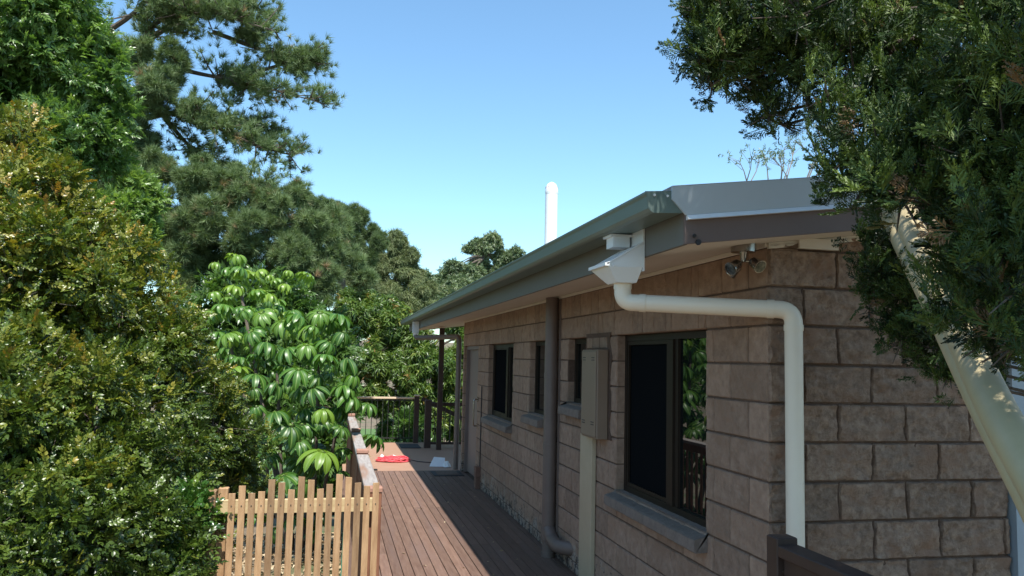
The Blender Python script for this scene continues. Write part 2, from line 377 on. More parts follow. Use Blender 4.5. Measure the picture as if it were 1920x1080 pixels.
g.prism([(-.602,2.60),(-.615,2.592),(-.755,2.585),(-.772,2.592),(-.785,2.605),(-.790,2.66),(-.800,2.672),(-.800,2.684),(-.602,2.70)], 'y', Y1, Y1+.004)
gut = g.build('gutter', M['gutter'], house)
for x in (-.755, -.69): rv = MB(); rv.tube([(x, Y0-.003, 2.668), (x, Y0-.008, 2.668)], .006, 8); rv.build('rivet', M['white_metal'], gut)
# barge capping over the roof edge
b = MB(); t0, t1 = .135, .275
def bz(x): return 2.447+SL*(x+.6)
b.add([(-.60,Y0-.012,bz(-.60)+t0),(XR,Y0-.012,bz(XR)+t0),(XR,Y0-.012,bz(XR)+t1),(-.67,Y0-.012,bz(-.67)+t1),(-.67,Y0-.012,bz(-.67)+.215),
       (-.60,Y0-.002,bz(-.60)+t0),(XR,Y0-.002,bz(XR)+t0),(XR,Y0-.002,bz(XR)+t1),(-.67,Y0-.002,bz(-.67)+t1),(-.67,Y0-.002,bz(-.67)+.215)],
      [(0,1,2,3,4),(9,8,7,6,5),(0,5,6,1),(1,6,7,2),(2,7,8,3),(3,8,9,4),(4,9,5,0)])
b.add([(-.67,Y0-.012,bz(-.67)+t1+.001),(XR,Y0-.012,bz(XR)+t1+.001),(XR,Y0+.14,bz(XR)+t1+.001),(-.67,Y0+.14,bz(-.67)+t1+.001),
       (-.67,Y0-.012,bz(-.67)+t1+.004),(XR,Y0-.012,bz(XR)+t1+.004),(XR,Y0+.14,bz(XR)+t1+.004),(-.67,Y0+.14,bz(-.67)+t1+.004)],
      [(3,2,1,0),(4,5,6,7),(0,1,5,4),(1,2,6,5),(2,3,7,6),(3,0,4,7)])
bc = b.build('barge_cap', M['barge'], house)
b = MB(); b.add([(-.595,Y0-.03,bz(-.595)+.112),(XR,Y0-.03,bz(XR)+.112),(XR,Y0-.013,bz(XR)+.134),(-.595,Y0-.013,bz(-.595)+.134),
    (-.595,Y0-.001,bz(-.595)+.112),(XR,Y0-.001,bz(XR)+.112),(XR,Y0-.001,bz(XR)+.134),(-.595,Y0-.001,bz(-.595)+.134)],[(3,2,1,0),(4,5,6,7),(0,1,5,4),(1,2,6,5),(2,3,7,6),(3,0,4,7)])
b.build('drip_edge', M['white_metal'], bc)
b = MB()
for (x, dz, rr) in ((-.555,.035,.009),(-.535,.003,.014)): b.tube([(x,Y0-.001,bz(x)+dz),(x,Y0-.01,bz(x)+dz)], rr, 10)
b.build('knot', M['black_rubber'], house)
# flue
fl = MB(); fx, fy = .41, 5.8
fl.tube([(fx,fy,2.7),(fx,fy,3.98)], .078, 24); fl.tube([(fx,fy,3.99),(fx,fy,4.02),(fx,fy,4.06),(fx,fy,4.10),(fx,fy,4.125)], [.082,.082,.075,.055,.02], 24)
fl.tube([(fx,fy,3.975),(fx,fy,3.992)], .0805, 24)
ch = fl.build('flue', M['white_metal'], house, smooth=True)
for i in range(10):
    a = 2*math.pi*i/10+.2; sl_ = MB(); sl_.box(fx+.0755*math.cos(a)-.004, fx+.0755*math.cos(a)+.004, fy+.0755*math.sin(a)-.004, fy+.0755*math.sin(a)+.004, 4.045, 4.065); sl_.build('vent_slot', M['brick_red'], ch)
# windows
def window(y0, y1, z0, z1, mull=None, near_glass=True, fr=.045):
    w = MB(); X0, X1 = .065, .115
    w.box(X0, X1, y0, y1, z1-fr, z1); w.box(X0, X1, y0, y1, z0, z0+fr); w.box(X0, X1, y0, y0+fr, z0+fr, z1-fr); w.box(X0, X1, y1-fr, y1, z0+fr, z1-fr)
    if mull: w.box(X0-.012, X1-.002, mull[0], mull[1], z0+fr+.002, z1-fr-.002); w.box(X0+.004, X1-.004, mull[0]-.05, mull[0]-.004, z0+fr+.002, z1-fr-.002)
    wo_ = w.build('window', M['bronze'], house)
    if mull:
        p = MB(); p.box(.088, .094, y0+fr-.004, mull[0]-.04, z0+fr-.004, z1-fr+.004); p.build('pane', M['glass'], wo_)
        p = MB(); p.box(.092, .098, mull[1]+.001, y1-fr+.004, z0+fr-.004, z1-fr+.004); p.build('insect_screen', M['screen'], wo_)
        fr_ = MB(); a0, a1 = mull[1]+.002, y1-fr-.001
        fr_.box(.070,.086,a0,a1,z1-fr-.03,z1-fr-.001); fr_.box(.070,.086,a0,a1,z0+fr+.001,z0+fr+.03); fr_.box(.070,.086,a1-.025,a1,z0+fr+.03,z1-fr-.03)
        fr_.build('screen_frame', M['bronze'], wo_)
    else:
        p = MB(); p.box(.088, .094, y0+fr-.004, y1-fr+.004, z0+fr-.004, z1-fr+.004); p.build('pane', M['glass'], wo_)
    sm = MB(); yy = y0-.03
    n = max(1, round((y1-y0+.06)/.4)); L_ = (y1-y0+.06)/n
    for i in range(n):
        a, b_ = y0-.03+i*L_+.002, y0-.03+(i+1)*L_-.002
        # sloping top
        ylist = sorted({a, b_}|{a+(b_-a)*j/8 for j in range(1, 8)}|{v for v in (y0-.0005, y0+.0005, y1-.0005, y1+.0005) if a < v < b_}); rows = len(ylist)-1; prof_ = [(.10, z0+.012), (.0, z0-.012), (-.07, z0-.028), (-.085, z0-.036), (-.088, z0-.10), (-.08, z0-.108), (.01, z0-.108)]
        V = []; nn = len(prof_)
        for j in range(rows+1):
            yv = ylist[j]
            if y0 < yv < y1 or True:
                for kx, kz in prof_:
                    q = noise.noise_vector(Vector((kx*20, yv*20, kz*20)))*.004
                    xx = kx if (y0+.0 <= yv <= y1) or kx < .0 else -.001
                    V.append((xx+q.x if kx < .05 else xx, yv, kz+q.z))
        Fc = [(j*nn+i_, j*nn+(i_+1) % nn, (j+1)*nn+(i_+1) % nn, (j+1)*nn+i_) for j in range(rows) for i_ in range(nn)]+[tuple(range(nn)), tuple(rows*nn+q for q in range(nn-1, -1, -1))]
        sm.add(V, Fc, rnd.random())
    sm.build('sill', M['sill'], wo_)
    return wo_
window(.70, 2.235, .90, 2.10, mull=(1.30, 1.40))
window(2.98, 3.578, 1.50, 2.10)
window(4.40, 5.096, 1.30, 2.10)
window(5.95, 7.547, 1.10, 2.10, mull=(6.50, 6.60))
# door on the deck side
d = MB(); d.box(.09, .13, 8.47, 9.70, .02, 2.04); dr = d.build('door', M['door'], house)
d = MB(); d.box(.04,.16,8.41,8.465,0,2.1); d.box(.04,.16,9.705,9.742,0,2.1); d.box(.04,.16,8.466,9.704,2.045,2.1); d.build('door_frame', M['door'], house)
d = MB(); d.box(.055, .088, 8.50, 8.53, 1.05, 1.78); d.build('edge_strip', M['white_metal'], dr)
d = MB()
V = []; 
pts2 = [(.0,.17),(.05,.15),(.04,.08),(.07,.02),(.06,-.06),(.03,-.12),(.02,-.17),(-.03,-.13),(-.06,-.05),(-.065,.04),(-.05,.12)]
d.prism([(8.62+u, 1.62+v) for u, v in pts2], 'x', .06, .088); d.build('door_knocker', M['paper'], dr)
d = MB(); hy = 8.30
d.tube(fillet([(-.002,hy,1.28),(-.07,hy,1.28),(-.07,hy,.88),(-.002,hy,.88)], .04), .011, 10)
for z in (1.28,.88): d.tube([(.0,hy,z),(-.008,hy,z)], .03, 14)
for z in (1.31,1.25,.91,.85): d.tube([(-.008,hy+.02,z),(-.016,hy+.02,z)], .008, 8)
d.build('door_handle', M['steel'], house, smooth=True)
# conduit and the small timber block where it ends
d = MB(); d.tube([(-.012,7.98,1.49),(-.012,7.98,.30)], .008, 8); cdt = d.build('conduit', M['black_rubber'], house)
d = MB(); d.bbox(-.085,-.003,7.93,8.06,.165,.32,.004); d.bbox(-.08,-.003,7.935,8.055,.0,.16,.004); d.build('footing_block', M['brick_red'], house)
# meter box with its cover strip
m_ = MB(); m_.bbox(-.105, -.011, 2.405, 2.81, 1.27, 1.99, .006); mb = m_.build('meter_box', M['box'], house)
m_ = MB(); m_.bbox(-.113, -.1055, 2.42, 2.795, 1.285, 1.975, .003); dd = m_.build('box_door', M['box'], mb)
for z in (1.92, 1.90, 1.40, 1.38):
    for y in (2.46, 2.69): m_ = MB(); m_.box(-.116, -.113, y, y+.07, z, z+.006); m_.build('louvre', M['black_rubber'], mb)
m_ = MB(); m_.bbox(-.045, -.0055, 2.70, 3.02, 0.0, 1.268, .004); m_.build('cable_duct', M['strip'], house)
# brown waste pipe
px_, py_ = -.072, 3.92
w = MB(); w.tube([(px_,py_,.18),(px_,py_,soz(px_)-.001)], .065, 24); 
wp = w.build('waste_pipe', M['brown_pipe'], house, smooth=True)
w = MB()
w.tube([(px_,py_,.16),(px_,py_,.28)], .072, 24)
w.tube([(px_,py_,.02),(px_,py_,.16)], .058, 22); w.tube([(px_,py_,.0),(px_,py_,.05)], .066, 16)
w.tube(fillet([(px_,py_,.27),(px_-.0,py_-.14,.19),(px_-.01,py_-.38,.18),(.05,py_-.56,.19)], .12), .062, 22)
w.build('pipe_elbow', M['brown_pipe'], wp, smooth=True)
for z in (1.03, 1.72): w = MB(); w.tube([(px_,py_,z),(px_,py_,z+.05)], .0685, 24); w.build('pipe_socket', M['brown_pipe'], wp, smooth=True)
w = MB(); w.box(-.02,-.003,py_-.10,py_-.085,.25,2.50); w.build('cable', M['brown_pipe'], wp)
# near downpipe with rainwater head
pv = MB(); path = fillet([(-.685,.29,2.32),(-.685,.29,2.21),(.095,-.085,2.175),(.095,-.085,-.1)], .075, 8)
pv.tube(path, .045, 24); dp = pv.build('downpipe', M['pvc'], house, smooth=True)
def coll(a, b, r): pv = MB(); pv.tube([a, b], r, 24); pv.build('pipe_socket', M['pvc'], dp, smooth=True)
coll((-.685,.29,2.32),(-.685,.29,2.28),.0485); coll((-.605,.2515,2.2065),(-.575,.237,2.2055),.0485); coll((-.02,-.03,2.18),(.01,-.0445,2.179),.0485); coll((.095,-.085,2.10),(.095,-.085,2.07),.0485)
rh = MB()
ya, yb, yc, yd = .19, .46, .22, .36
V = [(-.80,ya,2.385),(-.612,ya,2.39),(-.612,yb,2.39),(-.80,yb,2.385),
     (-.745,yc,2.308),(-.635,yc,2.310),(-.635,yd,2.310),(-.745,yd,2.308),
     (-.803,ya,2.398),(-.612,ya,2.515),(-.612,yb,2.515),(-.803,yb,2.398)]
rh.add(V, [(4,5,1,0),(5,6,2,1),(6,7,3,2),(7,4,0,3),(7,6,5,4),(0,1,9,8),(1,2,10,9),(2,3,11,10),(3,0,8,11)])
rh.box(-.6115,-.603,ya-.002,yb+.002,2.37,2.60)
def lip(y0, y1): rh.add([(-.81,y0,2.396),(-.612,y0,2.517),(-.612,y1,2.517),(-.81,y1,2.396),(-.81,y0,2.406),(-.612,y0,2.527),(-.612,y1,2.527),(-.81,y1,2.406)],[(3,2,1,0),(4,5,6,7),(0,1,5,4),(1,2,6,5),(2,3,7,6),(3,0,4,7)])
lip(ya-.004, ya+.03); lip(yb-.03, yb+.004)
for k in range(9): y = ya+.035+k*.021; rh.add([(-.80,y,2.402),(-.62,y,2.513),(-.62,y+.006,2.513),(-.80,y+.006,2.402),(-.80,y,2.406),(-.62,y,2.517),(-.62,y+.006,2.517),(-.80,y+.006,2.406)],[(3,2,1,0),(4,5,6,7),(0,1,5,4),(1,2,6,5),(2,3,7,6),(3,0,4,7)])
rh.box(-.822,-.79,ya-.004,yb+.004,2.390,2.407)
for (x, y, z) in ((-.77,.189,2.395),): rh.tube([(x,y,z),(x,y-.008,z)], .007, 8)
rh.build('rain_head', M['white_metal'], dp)
rh = MB(); rh.box(-.72,-.625,.35,.46,2.515,2.583); rh.box(-.735,-.61,.34,.475,2.572,2.5845); rh.build('gutter_outlet', M['white_metal'], dp)
# far downpipe
pv = MB(); pv.tube(fillet([(-.66,11.6,2.45),(-.66,11.6,2.27),(-.055,10.02,2.27),(-.055,10.02,.0)], .09, 8), .045, 16); dp2 = pv.build('downpipe', M['brown_pipe'], house, smooth=True)
pv = MB(); pv.box(-.72,-.603,11.53,11.67,2.36,2.58); pv.tube([(-.66,11.6,2.36),(-.66,11.6,2.30)], .05, 14); pv.build('rain_head', M['white_metal'], dp2)
# verandah post and soffit light
v = MB(); v.bbox(-.02,.08,12.91,13.01,0,soz(.0)); v.build('verandah_post', M['dark_timber'], house)
v = MB(); v.tube([(-.15,11.6,soz(-.15)+.004),(-.15,11.6,soz(-.15)-.03)], .09, 18); v.build('ceiling_light', M['soffit'], house)
# spot lamps under the gable soffit
sx, sy = -.125, .02; sz = soz(sx)
q = MB(); q.tube([(sx,sy,sz+.005),(sx,sy,sz-.035)], .064, 26); q.tube([(sx,sy,sz-.03),(sx,sy,sz-.05),(sx,sy,sz-.085)], [.022,.016,.014], 12)
sp = q.build('spot_light', M['steel'], house, smooth=True)
def head(p, d, lens=True):
    p = Vector(p); d = Vector(d).normalized(); q = MB()
    q.tube([p, p+d*.02, p+d*.055, p+d*.075, p+d*.08], [.010, .026, .030, .036, .036], 18); q.tube([Vector((sx, sy, sz-.08)), p+d*.02], .006, 8)
    h = q.build('lamp_head', M['steel'], sp, smooth=True)
    q = MB(); q.tube([p+d*.0805, p+d*.082], .031, 18); q.build('lamp_lens', M['lens'], h)
head((sx-.025,sy-.01,sz-.09), (-.75,-.25,-.45)); head((sx+.035,sy-.01,sz-.075), (.25,-.85,-.55)); head((sx-.0,sy+.03,sz-.09), (-.35,.4,-.45))

# ------------------------------------------------------------------ ground, deck
def terrain(x, y):
    z = -.42
    if y > 6: z -= min(1.6, (y-6)*.14)
    if x < -3: z -= min(1.0, (-3-x)*.12)
    d = math.hypot(x, y)
    if d > 45: z += (d-45)*.03
    return z+.05*noise.noise(Vector((x*.4, y*.4, 0)))
V = []; n = 90
def sp_(i): t = (i/n-.5)*2; return math.copysign(abs(t)**2.6*500, t)
for j in range(n+1):
    for i in range(n+1): x, y = sp_(i)-1, sp_(j)+4; V.append((x, y, terrain(x, y)))
me = bpy.data.meshes.new('ground'); me.from_pydata(V, [], [(j*(n+1)+i, j*(n+1)+i+1, (j+1)*(n+1)+i+1, (j+1)*(n+1)+i) for j in range(n) for i in range(n)])
me.shade_smooth(); tag(link('ground', me, M['ground']), kind='structure')
la = MB(); nx, ny = 30, 40; V = []
for j in range(ny+1):
    for i in range(nx+1): x, y = -9+11*i/nx, 15+25*j/ny; V.append((x, y, terrain(x, y)+.06))
la.add(V, [(j*(nx+1)+i, j*(nx+1)+i+1, (j+1)*(nx+1)+i+1, (j+1)*(nx+1)+i) for j in range(ny) for i in range(nx)])
tag(la.build('lawn', M['lawn'], smooth=True), kind='structure')
dk = MB(); x = -1.98
while x < -.02:
    y = -2.4
    while y < 9.9:
        L_ = rnd.choice((2.4, 3.3, 4.5)); e = min(y+L_, 9.9)
        zt = rnd.uniform(-.0015, .0)
        dk.bbox(x, x+.0905, y+.0015, e-.0015, -.022, zt, .0025, rnd.random()); y = e
    x += .0965
tag(dk.build('deck', M['deck']), kind='structure')
dj = MB()
for k in range(29): y = -2.3+k*.43; dj.box(-1.97,-.02,y,y+.045,-.16,-.024)
dj.box(-1.985,-1.945,-2.4,9.9,-.2,-.026); dj.box(-1.99,1.4,9.87,9.90,-.2,-.03)
tag(dj.build('deck_frame', M['dark_timber']), kind='structure')
pf = MB(); pf.box(-1.95, 1.6, 9.905, 14.4, -.03, -.002)
tag(pf.build('platform', M['platform']), kind='structure')
st = MB()
for k in range(6): x, y = (-1.9+.9*k, 14.2) if k < 4 else (-1.9, 10.4+2*(k-4)); st.box(x,x+.09,y,y+.09,-2.3,-.031)
tag(st.build('platform_stumps', M['dark_timber']), kind='structure')

# ------------------------------------------------------------------ railings
# balustrade on the open side of the deck: posts stand proud of the weathered handrail
bal = tag(empty('balustrade', (-1.87, 1.8, 0)), 'brown timber balustrade with weathered grey handrail along the left of the deck', 'railing')
ys = [1.80, 4.0, 6.2, 8.75]; H = .97
for i, y in enumerate(ys):
    p = MB(); p.bbox(-1.925,-1.825,y-.045,y+.045,-.35,H+.015,.004); p.build('post', M['end_grain'] if False else M['oiled_timber'], bal)
    c = MB(); c.bbox(-1.93,-1.82,y-.05,y+.05,H+.016,H+.05,.005, .5); c.build('post_cap', M['end_grain'], bal)
for a, b_ in zip(ys[:-1], ys[1:]):
    h = MB(); h.bbox(-1.93,-1.82,a+.052,b_-.052,H-.03,H+.008,.005); h.build('handrail', M['grey_timber'], bal)
    h = MB(); h.bbox(-1.895,-1.855,a+.05,b_-.05,H-.12,H-.033,.003); h.build('rail', M['oiled_timber'], bal)
    h = MB(); h.bbox(-1.895,-1.855,a+.05,b_-.05,.08,.15,.003); h.build('rail', M['oiled_timber'], bal)
    nb = int((b_-a)/.125)
    for k in range(1, nb):
        y = a+(b_-a)*k/nb; q = MB(); q.bbox(-1.915,-1.896,y-.021,y+.021,.02,H-.04,.002, rnd.random()); q.build('baluster', M['oiled_timber'], bal)
# far railing
fr = tag(empty('railing', (-1.0, 14.3, 0)), 'pale topped railing with thin black balusters at the far edge of the deck', 'railing')
q = MB(); q.bbox(-1.95,-.36,14.27,14.36,.965,1.005,.004); q.build('handrail', M['light_rail'], fr)
q = MB(); q.box(-1.95,-.36,14.30,14.33,.925,.95); q.build('rail', M['black_metal'], fr)
q = MB(); q.box(-1.95,-.36,14.30,14.33,.09,.115); q.build('rail', M['black_metal'], fr)
for k in range(13): x = -1.90+k*.12; q = MB(); q.tube([(x,14.315,.1),(x,14.315,.93)], .008, 6); q.build('baluster', M['black_metal'], fr)
q = MB(); q.bbox(-.37,-.26,14.22,14.33,0,1.03); q.build('post', M['dark_timber'], fr)
q = MB(); q.bbox(-.38,-.25,14.21,14.34,1.031,1.06,.006); q.build('post_cap', M['light_rail'], fr)
# dark stair railing right of it
sr = tag(empty('stair_railing', (0, 13.3, 0)), 'dark timber stair railing with a sloping rail behind the brown downpipe', 'railing')
q = MB(); q.bbox(-.235,-.10,13.25,13.385,0,1.0); q.build('post', M['dark_timber'], sr)
q = MB(); q.bbox(-.10,1.2,13.28,13.35,.88,.95); q.build('handrail', M['dark_timber'], sr)
q = MB(); q.bbox(-.10,1.2,13.29,13.34,.07,.12); q.build('rail', M['dark_timber'], sr)
q = MB(); q.bar((-.2,14.3,.98),(1.3,14.3,.28),.05,.09); q.build('handrail', M['dark_timber'], sr)
for k in range(11): x = -.02+k*.11; q = MB(); q.tube([(x,13.315,.1),(x,13.315,.89)], .008, 6); q.build('baluster', M['black_metal'], sr)
for k in range(9): x = -.12+k*.14; q = MB(); q.tube([(x,14.3,-.3),(x,14.3,.98-(x+.2)*.467)], .008, 6); q.build('baluster', M['black_metal'], sr)
# landing railing in the lower right corner
lr = tag(empty('landing_railing', (-.43, -.83, 0)), 'dark stained handrail and post in front of the block end wall', 'railing')
q = MB(); q.bbox(-.475,-.385,-.87,-.79,-.1,1.225,.004); q.build('post', M['dark_timber'], lr)
q = MB(); q.bbox(-.475,-.385,-3.4,-.872,1.155,1.20,.004); q.build('handrail', M['dark_timber'], lr)
q = MB(); q.bbox(-.45,-.41,-3.4,-.872,1.07,1.153,.004); q.build('rail', M['dark_timber'], lr)
q = MB(); q.bbox(-.45,-.41,-3.4,-.872,.10,.17,.004); q.build('rail', M['dark_timber'], lr)
for k in range(19): y = -.98-k*.125; q = MB(); q.tube([(-.43,y,.1),(-.43,y,1.08)], .008, 8); q.build('baluster', M['black_metal'], lr)
q = MB(); q.bbox(-.475,-.385,-3.5,-3.41,-.1,1.225,.004); q.build('post', M['dark_timber'], lr)
q = MB(); q.tube([(-.452,-.8705,1.10),(-.452,-.878,1.10)], .007, 8); q.build('bolt', M['steel'], lr)

# ------------------------------------------------------------------ picket gate
gt = tag(empty('picket_fence', (-2.35, 1.7, -.4)), 'short fence of uneven sawn hardwood pickets beside the deck end', 'fence')
tops = [(240,588),(302,542),(358,586),(417,576),(478,505),(537,523),(594,565),(655,488),(712,507),(766,560),(821,532),(880,474),(935,491),(989,524),(1043,543),(1097,524)]
zs = []
for i, (cx, cy) in enumerate(tops):
    px, py = 360+cx*.3147, 740+cy*.3147
    dvec = (at(px, py, 1)-CAM); t = (1.69-CAM[1])/dvec[1]; P = CAM+dvec*t
    q = MB(); lean = rnd.uniform(-.006, .006); w_ = .0205
    x0 = P[0]; zt = P[2]; zb = -.38; xb = x0+lean-.0; y0 = 1.672; y1 = 1.690; tl = rnd.uniform(-.002,.002)
    V = [(xb-w_,y0,zb),(xb+w_,y0,zb),(xb+w_,y1,zb),(xb-w_,y1,zb),(x0-w_,y0,zt-tl),(x0+w_,y0,zt+tl),(x0+w_,y1,zt+tl),(x0-w_,y1,zt-tl)]
    q.add(V, [(3,2,1,0),(4,5,6,7),(0,1,5,4),(1,2,6,5),(2,3,7,6),(3,0,4,7)], rnd.random()); pk = q.build('picket', M['picket'], gt)
    q = MB(); q.tube([(x0, y0-.0005, .93), (x0, y0-.004, .93)], .004, 8); q.build('screw', M['steel'], pk)
q = MB(); q.bbox(-2.84,-1.85,1.692,1.73,.875,.962,.003); q.build('rail', M['pine_timber'], gt)
q = MB(); q.bbox(-2.84,-1.85,1.692,1.73,-.16,-.07,.003); q.build('rail', M['pine_timber'], gt)
q = MB(); q.bbox(-2.925,-2.865,1.66,1.75,-.5,1.025,.004,.2); q.build('post', M['picket'], gt)
q = MB(); q.bbox(-2.862,-2.80,1.735,1.80,-.5,1.03,.004,.9); q.build('post', M['picket'], gt)
q = MB(); q.bbox(-3.6,-2.93,1.72,1.76,.955,.985,.003,.9); q.build('rail', M['picket'], gt)

# ------------------------------------------------------------------ small things
rp = MB(); rr = random.Random(5)
def coil(cx, cy, rx, ry, turns, z0, dz):
    pts = []; N_ = turns*22; ph = rr.random()*6
    for i in range(N_):
        a = 2*math.pi*i/22; k = 1+.18*math.sin(a*.37+ph)+rr.uniform(-.03,.03)
        pts.append((cx+rx*k*math.cos(a)+.03*math.sin(a*.21), cy+ry*k*math.sin(a), z0+.012+dz*(.5+.5*math.sin(a*1.7+ph))))
    return pts
cx, cy = -1.02, 11.15
rp.tube(coil(cx, cy, .24, .22, 7, 0, .05), .0085, 6); rp.tube(coil(cx+.03, cy+.02, .17, .15, 6, .01, .055), .0085, 6); rp.tube(coil(cx-.04, cy-.02, .28, .17, 4, 0, .02), .0085, 6)
tag(rp.build('rope_coil', M['red_rope']), 'tangled coil of bright red cord on the sunny part of the deck', 'rope')
q = MB(); q.tube(fillet([(-.78,11.3,.02),(-.6,11.0,.01),(-.4,10.85,.01),(-.25,10.95,.01),(-.15,11.2,.01)], .15), .008, 6)
tag(q.build('extension_cord', M['black_rubber']), 'dark cord running from the red coil into the shade', 'cord')
for i, (x, y, s_, lb) in enumerate(((-1.2,11.75,.035,'small white scrap on the boards left behind the red coil'),(-.98,11.62,.055,'larger white scrap on the boards behind the middle of the red coil'))):
    q = MB(); V = []; nn = 10
    for j in range(4):
        for k in range(nn): a = 2*math.pi*k/nn; r_ = s_*(1,.95,.6,.2)[j]*rr.uniform(.75,1.15); V.append((x+r_*math.cos(a), y+r_*.8*math.sin(a), (0,.02,.04,.05)[j]*rr.uniform(.8,1.2)))
    q.add(V, [(j*nn+k, j*nn+(k+1)%nn, (j+1)*nn+(k+1)%nn, (j+1)*nn+k) for j in range(3) for k in range(nn)]+[tuple(range(3*nn,4*nn)), tuple(range(nn-1,-1,-1))])
    tag(q.build('paper_scrap', M['paper']), lb, 'scrap')
q = MB(); V = [(-.46,10.35,.005),(-.20,10.30,.005),(-.17,10.55,.13),(-.36,10.60,.14)]
V2 = [(x, y+.06, max(.0, z-.03)) for x, y, z in V]
q.add(V+V2, [(0,1,2,3),(7,6,5,4),(0,4,5,1),(1,5,6,2),(2,6,7,3),(3,7,4,0)])
tag(q.build('paper_bag', M['paper']), 'white sheet of card leaning at the foot of the brown downpipe', 'card')
q = MB()
for k in range(5): a = k; q.tube([(-.17+.03*math.cos(a*1.3),10.30+.02*math.sin(a),.0),(-.16+.02*math.cos(a),10.31,.06+.01*k)], [.05,.03], 9)
tag(q.build('plastic_bag', M['paper']), 'small crumpled white plastic bag beside the leaning card', 'bag')
dm = tag(empty('doormat', (-.28, 9.45, 0)), 'black edged doormat with brown centre on the deck by the door', 'mat')
q = MB(); q.bbox(-.52,-.03,9.22,9.78,.0,.012,.003); q.build('border', M['black_rubber'], dm)
q = MB(); q.bbox(-.45,-.10,9.29,9.71,.0125,.017,.002); q.build('pile', M['mat_brown'], dm)
q = MB(); q.bbox(-.72,-.30,13.2,13.95,.0,.014,.003); tag(q.build('rubber_mat', M['black_rubber']), 'flat black mat in the shade by the far post', 'mat')
q = MB()
for k in range(4): q.box(-1.52+.0,-1.38,9.93+k*.04,9.945+k*.04,.0,.012)
tag(q.build('floor_grate', M['black_metal']), 'small slotted drain grate where the planks meet the far deck', 'grate')
q = MB(); pts = []
for i in range(60): a = i*.42; pts.append((-2.13+.13*math.cos(a)+.003*i*.2, 3.6+.12*math.sin(a), -.36+.004*i))
q.tube(pts, .012, 8); q.tube([(-2.06,2.6,-.4),(-2.04,2.62,.55)], .012, 8)
tag(q.build('garden_hose', M['hose'], smooth=True), 'green garden hose coiled behind the pickets', 'hose')

# cream water pipes
def catmull(pts, n):
    P_ = [Vector(p) for p in pts]; P_ = [P_[0]*2-P_[1]]+P_+[P_[-1]*2-P_[-2]]; out = []
    for i in range(1, len(P_)-2):
        a, b, c, d = P_[i-1:i+3]
        for k in range(n):
            t = k/n; out.append(.5*((2*b)+(c-a)*t+(2*a-5*b+4*c-d)*t*t+(3*b-a-3*c+d)*t**3))
    return out+[P_[-2]]
def pipe_thing(name, pts, r, label):
    e = tag(empty(name, tuple(pts[0])), label, 'pipe')
    q = MB(); path = catmull(pts, 8); q.tube(path, r, 32, caps=True); q.build('pipe_run', M['cream_pipe'], e, smooth=True)
    return e, path
PP = [at(1668,330,3.35), at(1713,440,3.08), at(1790,600,2.62), at(1868,765,2.2), at(1985,980,1.85), at(2100,1250,1.7)]
PP.append(np.array([PP[-1][0]+.06, PP[-1][1]-.06, -.4]))
e1, path1 = pipe_thing('water_pipe', [Vector(p) for p in PP], .050, 'thick cream pipe nearest the camera curving down out of the conifer')
ink = MB()
for k in range(22):
    if k % 5 == 4: continue
    t = k/22; base = Vector(at(1712+t*55, 478+t*115, 2.93-t*.28)); 
    ink.bar(base, base+(Vector(PP[2])-Vector(PP[1])).normalized()*.008, .004, .002)
tk = [at(1640,320,3.42), at(1691,442,3.15), at(1770,602,2.69), at(1850,767,2.27), at(1962,982,1.92), at(2080,1255,1.77)]
tk.append(np.array([tk[-1][0]+.06, tk[-1][1]-.06, -.4]))
e2, path2 = pipe_thing('water_pipe', tk, .045, 'cream pipe partly hidden behind the thicker pipe')

# ------------------------------------------------------------------ foliage
def tmpl_leaf(L_=1, w=.5, fold=.12, droop=.15):
    v = np.array([(0,0,0),(w/2,.42*L_,fold*w),(0,.45*L_,0),(-w/2,.42*L_,fold*w),(0,L_,-droop*L_)], float)
    f = np.array([(0,1,2),(0,2,3),(1,4,2),(2,4,3)])
    return v, f
def tmpl_round(L_=1, w=.6, fold=.12, droop=.15):
    v = np.array([(0,0,0),(w*.42,.25*L_,fold*w),(w*.46,.6*L_,fold*w),(0,L_,-droop*L_),(-w*.46,.6*L_,fold*w),(-w*.42,.25*L_,fold*w),(0,.5*L_,0)], float)
    return v, np.array([(0,1,6),(1,2,6),(2,3,6),(3,4,6),(4,5,6),(5,0,6)])
def rotz(a): c, s = math.cos(a), math.sin(a); return np.array([[c,-s,0],[s,c,0],[0,0,1]])
def rotx(a): c, s = math.cos(a), math.sin(a); return np.array([[1,0,0],[0,c,-s],[0,s,c]])
def roty(a): c, s = math.cos(a), math.sin(a); return np.array([[c,0,s],[0,1,0],[-s,0,c]])
def compose(items):
    V = []; Fc = []; n = 0
    for (v, f), Rm, t, s in items: V.append((v*s)@Rm.T+t); Fc.append(f+n); n += len(v)
    return np.vstack(V), np.vstack(Fc)
R_ = random.Random(11)
SPL = []
def twig(nl, L_, w, spread=1.0, fold=.12, droop=.15, leaflen=.35, up=.3, tm=None):
    tm = tm or tmpl_leaf
    its = []
    for i in range(nl):
        t = (i//2+.5)/(nl/2); side = 1 if i % 2 else -1
        a = side*(1.0-.45*t)*spread+R_.uniform(-.2,.2)
        its.append((tm(leaflen*R_.uniform(.8,1.15), leaflen*w, fold, droop), rotz(a)@roty(R_.uniform(-.5,.5))@rotx(up*R_.uniform(.2,1.2)), np.array((0, t*L_, 0)), 1))
    its.append((tmpl_leaf(leaflen, leaflen*w, fold, droop), rotx(up), np.array((0, L_, 0)), 1))
    sv = np.array([(-.008,0,0),(.008,0,0),(0,L_,0)]); its.append(((sv, np.array([(0,1,2)])), np.eye(3), np.zeros(3), 1))
    return compose(its)
